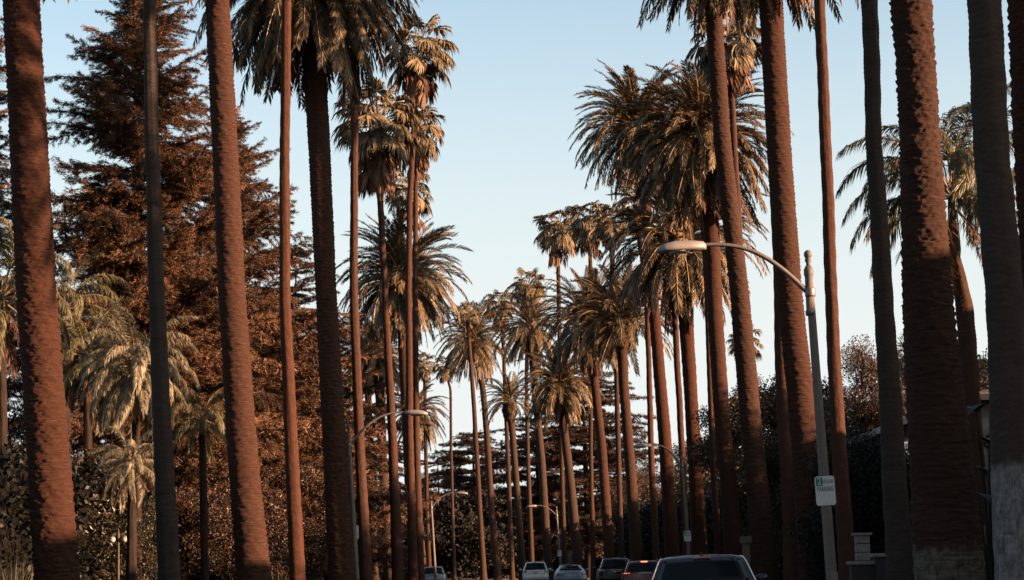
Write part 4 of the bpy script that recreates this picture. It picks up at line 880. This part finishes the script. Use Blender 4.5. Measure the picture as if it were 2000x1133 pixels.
# ------------------------------------------------------------------ cars, seen from behind
def car(px, D, label, paint, kind='suv', width=1.9, roof=1.72, lit=False, X=None, rails=False, fin=False, half=None, group='cars on the avenue', yaw=0, roll=0):
    b = at0(px, D); t = empty('car', b, label, 'car', group, rz=yaw); t.rotation_euler = (0, roll, yaw)
    w = width/2
    # profile: y, z, halfwidth, round (forward curl of the edges)
    if kind == 'suv':
        pr = [(.10, .32, w*.93, .10), (.0, .42, w*.96, .12), (-.02, .62, w*.97, .13), (.05, .70, w*.96, .12), (.08, .95, w*.955, .14), (.12, roof*.63, w*.93, .14), (.30, roof*.84, w*.80, .12), (.42, roof*.955, w*.73, .10), (.62, roof*.992, w*.69, .02), (1.4, roof, w*.68, .0), (2.4, roof*.99, w*.67, 0), (2.8, roof*.965, w*.68, -.03), (3.6, roof*.68, w*.84, -.08), (4.2, roof*.60, w*.85, -.10), (4.6, roof*.50, w*.84, -.2), (4.72, .6, w*.9, -.2), (4.70, .32, w*.88, -.2)]
        gi = (5, 7); wsi = (11, 12)
    elif kind == 'coupe':
        pr = [(.12, .28, w*.92, .12), (.0, .38, w*.95, .16), (-.02, .6, w*.96, .18), (.04, .72, w*.95, .2), (.10, .90, w*.90, .2), (.35, .97, w*.84, .12), (.62, 1.02, w*.80, .08), (1.3, roof*.93, w*.66, .06), (1.7, roof*.985, w*.62, .02), (2.2, roof, w*.60, 0), (2.7, roof*.97, w*.61, -.03), (3.5, roof*.71, w*.78, -.08), (4.3, roof*.62, w*.80, -.12), (4.75, .62, w*.82, -.22), (4.85, .5, w*.88, -.22), (4.85, .28, w*.86, -.2)]
        gi = (6, 8); wsi = (10, 11)
    else:   # tall sedan with a sloping tail
        pr = [(.12, .30, w*.93, .12), (.0, .40, w*.96, .14), (-.02, .62, w*.97, .15), (.04, .74, w*.96, .16), (.08, .94, w*.93, .15), (.22, 1.00, w*.88, .1), (.40, 1.04, w*.85, .08), (1.0, roof*.90, w*.715, .07), (1.32, roof*.975, w*.66, .03), (1.9, roof, w*.645, 0), (2.5, roof*.985, w*.645, -.02), (3.4, roof*.70, w*.80, -.08), (4.2, roof*.62, w*.82, -.12), (4.6, .66, w*.84, -.22), (4.7, .5, w*.9, -.22), (4.7, .3, w*.88, -.2)]
        gi = (6, 8); wsi = (10, 11)
    pr = np.array(pr); n0 = len(pr); ti = np.arange(n0); tf = np.linspace(0, n0-1, (n0-1)*4+1)
    def cr_(col):   # catmull-rom
        out = []
        for s in tf:
            i = min(int(s), n0-2); f = s-i; p0 = pr[max(i-1, 0), col]; p1 = pr[i, col]; p2 = pr[i+1, col]; p3 = pr[min(i+2, n0-1), col]
            tl = .8; m1 = (p2-p0)/2*tl; m2 = (p3-p1)/2*tl
            out.append((2*f**3-3*f*f+1)*p1+(f**3-2*f*f+f)*m1+(-2*f**3+3*f*f)*p2+(f**3-f*f)*m2)
        return np.array(out)
    prof = np.stack([cr_(c) for c in range(4)], -1)
    us = np.array([-1, -.97, -.9, -.78, -.6, -.35, 0, .35, .6, .78, .9, .97, 1])
    def S(u, row, off=0.0):
        y, z, hw, rd = row; x = hw*u; yy = y+rd*abs(u)**3.2+ (0 if rd else 0); zz = z-.03*abs(u)**2-.05*max(0, abs(u)-.85)**1.0*2
        return np.array([x, yy, zz])
    G = np.array([[S(u, row) for u in us] for row in prof])
    # sides: from the skin's edge out to the shoulder and down to the sill
    belt = roof*.62 if kind == 'suv' else .96
    rows = []
    for j, row in enumerate(prof):
        e = G[j, -1]; zb = min(e[2]-.02, belt); sh = w*(1.0 if .5 < e[1] < 4.2 else .985)
        if e[2] < belt+.02: p1 = np.array([max(e[0]+.01, min(sh, e[0]+.03)), e[1]+.02, e[2]-.03])
        else: p1 = np.array([sh-.05, e[1], belt])
        zl = .28
        p2 = np.array([sh, e[1]+.02, min(p1[2]-.02, .62)]); p3 = np.array([sh*.97, e[1]+.02, min(zl, p2[2]-.01)])
        rows.append([e, e*.5+p1*.5, p1, p2, p3])
    Rg = np.array(rows); Lg = Rg*np.array([-1, 1, 1])
    full = np.concatenate([Lg[:, ::-1][:, :-1], G, Rg[:, 1:]], axis=1)
    link('body', grid_mesh('body', full, M[paint], caps=False), t)
    def patch(name, j0, j1, u0, u1, mat, off, parent=t, nu=9, nj=5, inset=0):
        jj = np.linspace(j0*4, j1*4, nj); uu = np.linspace(u0, u1, nu); rowsf = [np.array([np.interp(j, np.arange(len(prof)), prof[:, c]) for c in range(4)]) for j in jj]
        g = np.array([[S(u, r_) for u in uu] for r_ in rowsf])
        du = np.gradient(g, axis=1); dv = np.gradient(g, axis=0); nn = norm(np.cross(du, dv))
        if nn[nj//2, nu//2] @ np.array([0, -1, .6]) < 0: nn = -nn
        top_ = g+nn*off; edge = g-nn*.01
        ring = np.concatenate([[edge[0]], top_, [edge[-1]]]); ring = np.concatenate([ring[:, :1]-0*ring[:, :1], ring, ring[:, -1:]], axis=1); ring[:, 0] = np.concatenate([[edge[0, 0]], edge[:, 0], [edge[-1, 0]]]); ring[:, -1] = np.concatenate([[edge[0, -1]], edge[:, -1], [edge[-1, -1]]])
        return link(name, grid_mesh(name, ring, M[mat]), parent)
    patch('rear_window', gi[0]+.12, gi[1]-.05, -.88, .88, 'carglass', .006, nu=13)
    link('wiper', grid_mesh('wiper', tube_grid(np.array([[0, pr[gi[0], 0]+.02, pr[gi[0], 1]+.05], [.25, pr[gi[0], 0]+.03, pr[gi[0], 1]+.08], [.5, pr[gi[0], 0]+.05, pr[gi[0], 1]+.07]]), .012, 6), M['blackplastic'], closed=True), t)
    patch('windscreen', wsi[0]+.1, wsi[1]-.05, -.9, .9, 'carglass', .006)
    tl = (3.35, 4.5) if kind != 'suv' else (3.9, 5.0)
    for s in (-1, 1): patch('tail_lamp', tl[0], tl[1], s*.70 if s > 0 else -.97, s*.97 if s > 0 else -.70, 'taillit' if lit else 'taildark', .012, nu=5)
    cap_j = gi[1]-.02
    patch('brake_light', gi[1]+.02, gi[1]+.22, -.2, .2, 'taillit' if lit else 'taildark', .014, nu=5, nj=3)
    patch('chrome_strip', 3.1 if kind != 'suv' else 4.45, 3.2 if kind != 'suv' else 4.6, -.35, .35, 'chrome', .02, nu=7, nj=3)
    patch('number_plate', 2.3 if kind != 'suv' else 3.5, 2.95 if kind != 'suv' else 4.05, -.17, .17, 'plate', .012, nu=5, nj=3)
    patch('bumper', .6, 2.0, -.98, .98, paint, .035, nu=13); patch('bumper_trim', .15, .7, -.8, .8, 'blackplastic', .03, nu=9)
    # side windows
    i0, i1 = (7.2, 11.3) if kind == 'suv' else (8.2, 10.4)
    for s in (-1, 1):
        jj = np.linspace(i0*4, i1*4, 8); e_ = np.array([[np.interp(j, np.arange(len(prof)), Rg[:, 0, c]) for c in range(3)] for j in jj]); p_ = np.array([[np.interp(j, np.arange(len(prof)), Rg[:, 2, c]) for c in range(3)] for j in jj])
        g = np.stack([e_*.9+p_*.1, e_*.06+p_*.94], 1)+np.array([.012, 0, 0.006]); g[..., 0] *= s
        link('side_window', grid_mesh('side_window', g, M['carglass']), t)
        # mirror
        my = pr[wsi[1], 0]-.35
        link('mirror', lathe('mirror', [(.01, -.09), (.08, -.08), (.1, 0), (.085, .07), (.01, .09)], M[paint], 12), t, loc=(s*(w+.12), my, belt+.08), scl=(1.1, .6, .85))
        link('roof_trim', grid_mesh('roof_trim', tube_grid(Rg[int(gi[0]*4):int(wsi[1]*4):2, 0]*np.array([s, 1, 1])+np.array([s*.004, 0, .004]), .011, 6), M['chrome'], closed=True), t)
        for wy in (.95, 3.75):
            wh = link('wheel', lathe('wheel', [(.30, -.11), (.345, -.09), (.35, 0), (.345, .09), (.30, .11)], M['rubber'], 24), t, loc=(s*(w-.13), wy, .35), rot=(0, math.radians(90), 0))
            link('rim', lathe('rim', [(.05, -.125), (.22, -.115), (.235, -.10), (.235, .1), (.22, .115), (.05, .125)], M['steel'], 16), wh)
    if rails:
        for s in (-1, 1): link('roof_rail', grid_mesh('roof_rail', tube_grid(np.array([[s*w*.62, .75, roof-.02], [s*w*.62, .85, roof+.045], [s*w*.62, 2.3, roof+.045], [s*w*.62, 2.4, roof-.02]]), .018, 6), M['steel'], closed=True), t)
    if fin:
        V = [(-.035, .0, 0), (.035, .0, 0), (0, .17, -.005), (0, -.01, .085), (0, .015, .09), (-.02, .1, 0), (.02, .1, 0)]
        yy, zz = prof[int((gi[1]+.25)*4)][:2]
        link('roof_antenna', mk_mesh('roof_antenna', V, [(0, 1, 3), (0, 3, 4, 5), (1, 6, 4, 3), (5, 4, 2), (6, 2, 4)], [M['blackplastic']]), t, loc=(0, yy+.08, zz-.012), scl=(1.25, 1.2, 1.1))
    return t
car(1375, 32.5, 'near dark car cut by the bottom edge, a shark fin antenna on its roof', 'p_black', 'suv', 1.88, 1.36, fin=True, roll=math.radians(-1.0), yaw=math.radians(-4))
car(1259, 84, 'dark red car with glowing brake lights left of the near dark car', 'p_red', 'suv', 1.82, 1.42, lit=True, rails=True, yaw=math.radians(-2))
car(1203, 116, 'black estate car with roof rails between the blue and red cars', 'p_black', 'suv', 1.95, 1.68, rails=True)
car(1115, 122, 'slate blue coupe beside the white car', 'p_blue', 'coupe', 1.93, 1.38)
car(1046, 152, 'white off road car with dark rear window, leftmost of the queue', 'p_white', 'suv', 1.95, 1.68, rails=True)
car(846, 150, 'silver car half hidden behind the far left lamp pole', 'p_silver', 'suv', 1.8, 1.5)

for nme, x, d, r_ in SHADOWLOG:
    hits = [(n2, round(d2+.364*(x2-x)-d, 2)) for n2, x2, d2, r2 in SHADOWLOG if x2 > x+3 and abs(d2+.364*(x2-x)-d) < (r_+r2)*1.3]
    if hits: print('SHADE', nme[:50], '<-', [(h[0][:40], h[1]) for h in hits])
print('objects', len(bpy.data.objects), 'tris', sum(sum(max(1, len(p_.vertices)-2) for p_ in me.polygons) if len(me.polygons) < 50 else len(me.polygons)*2 for me in bpy.data.meshes))
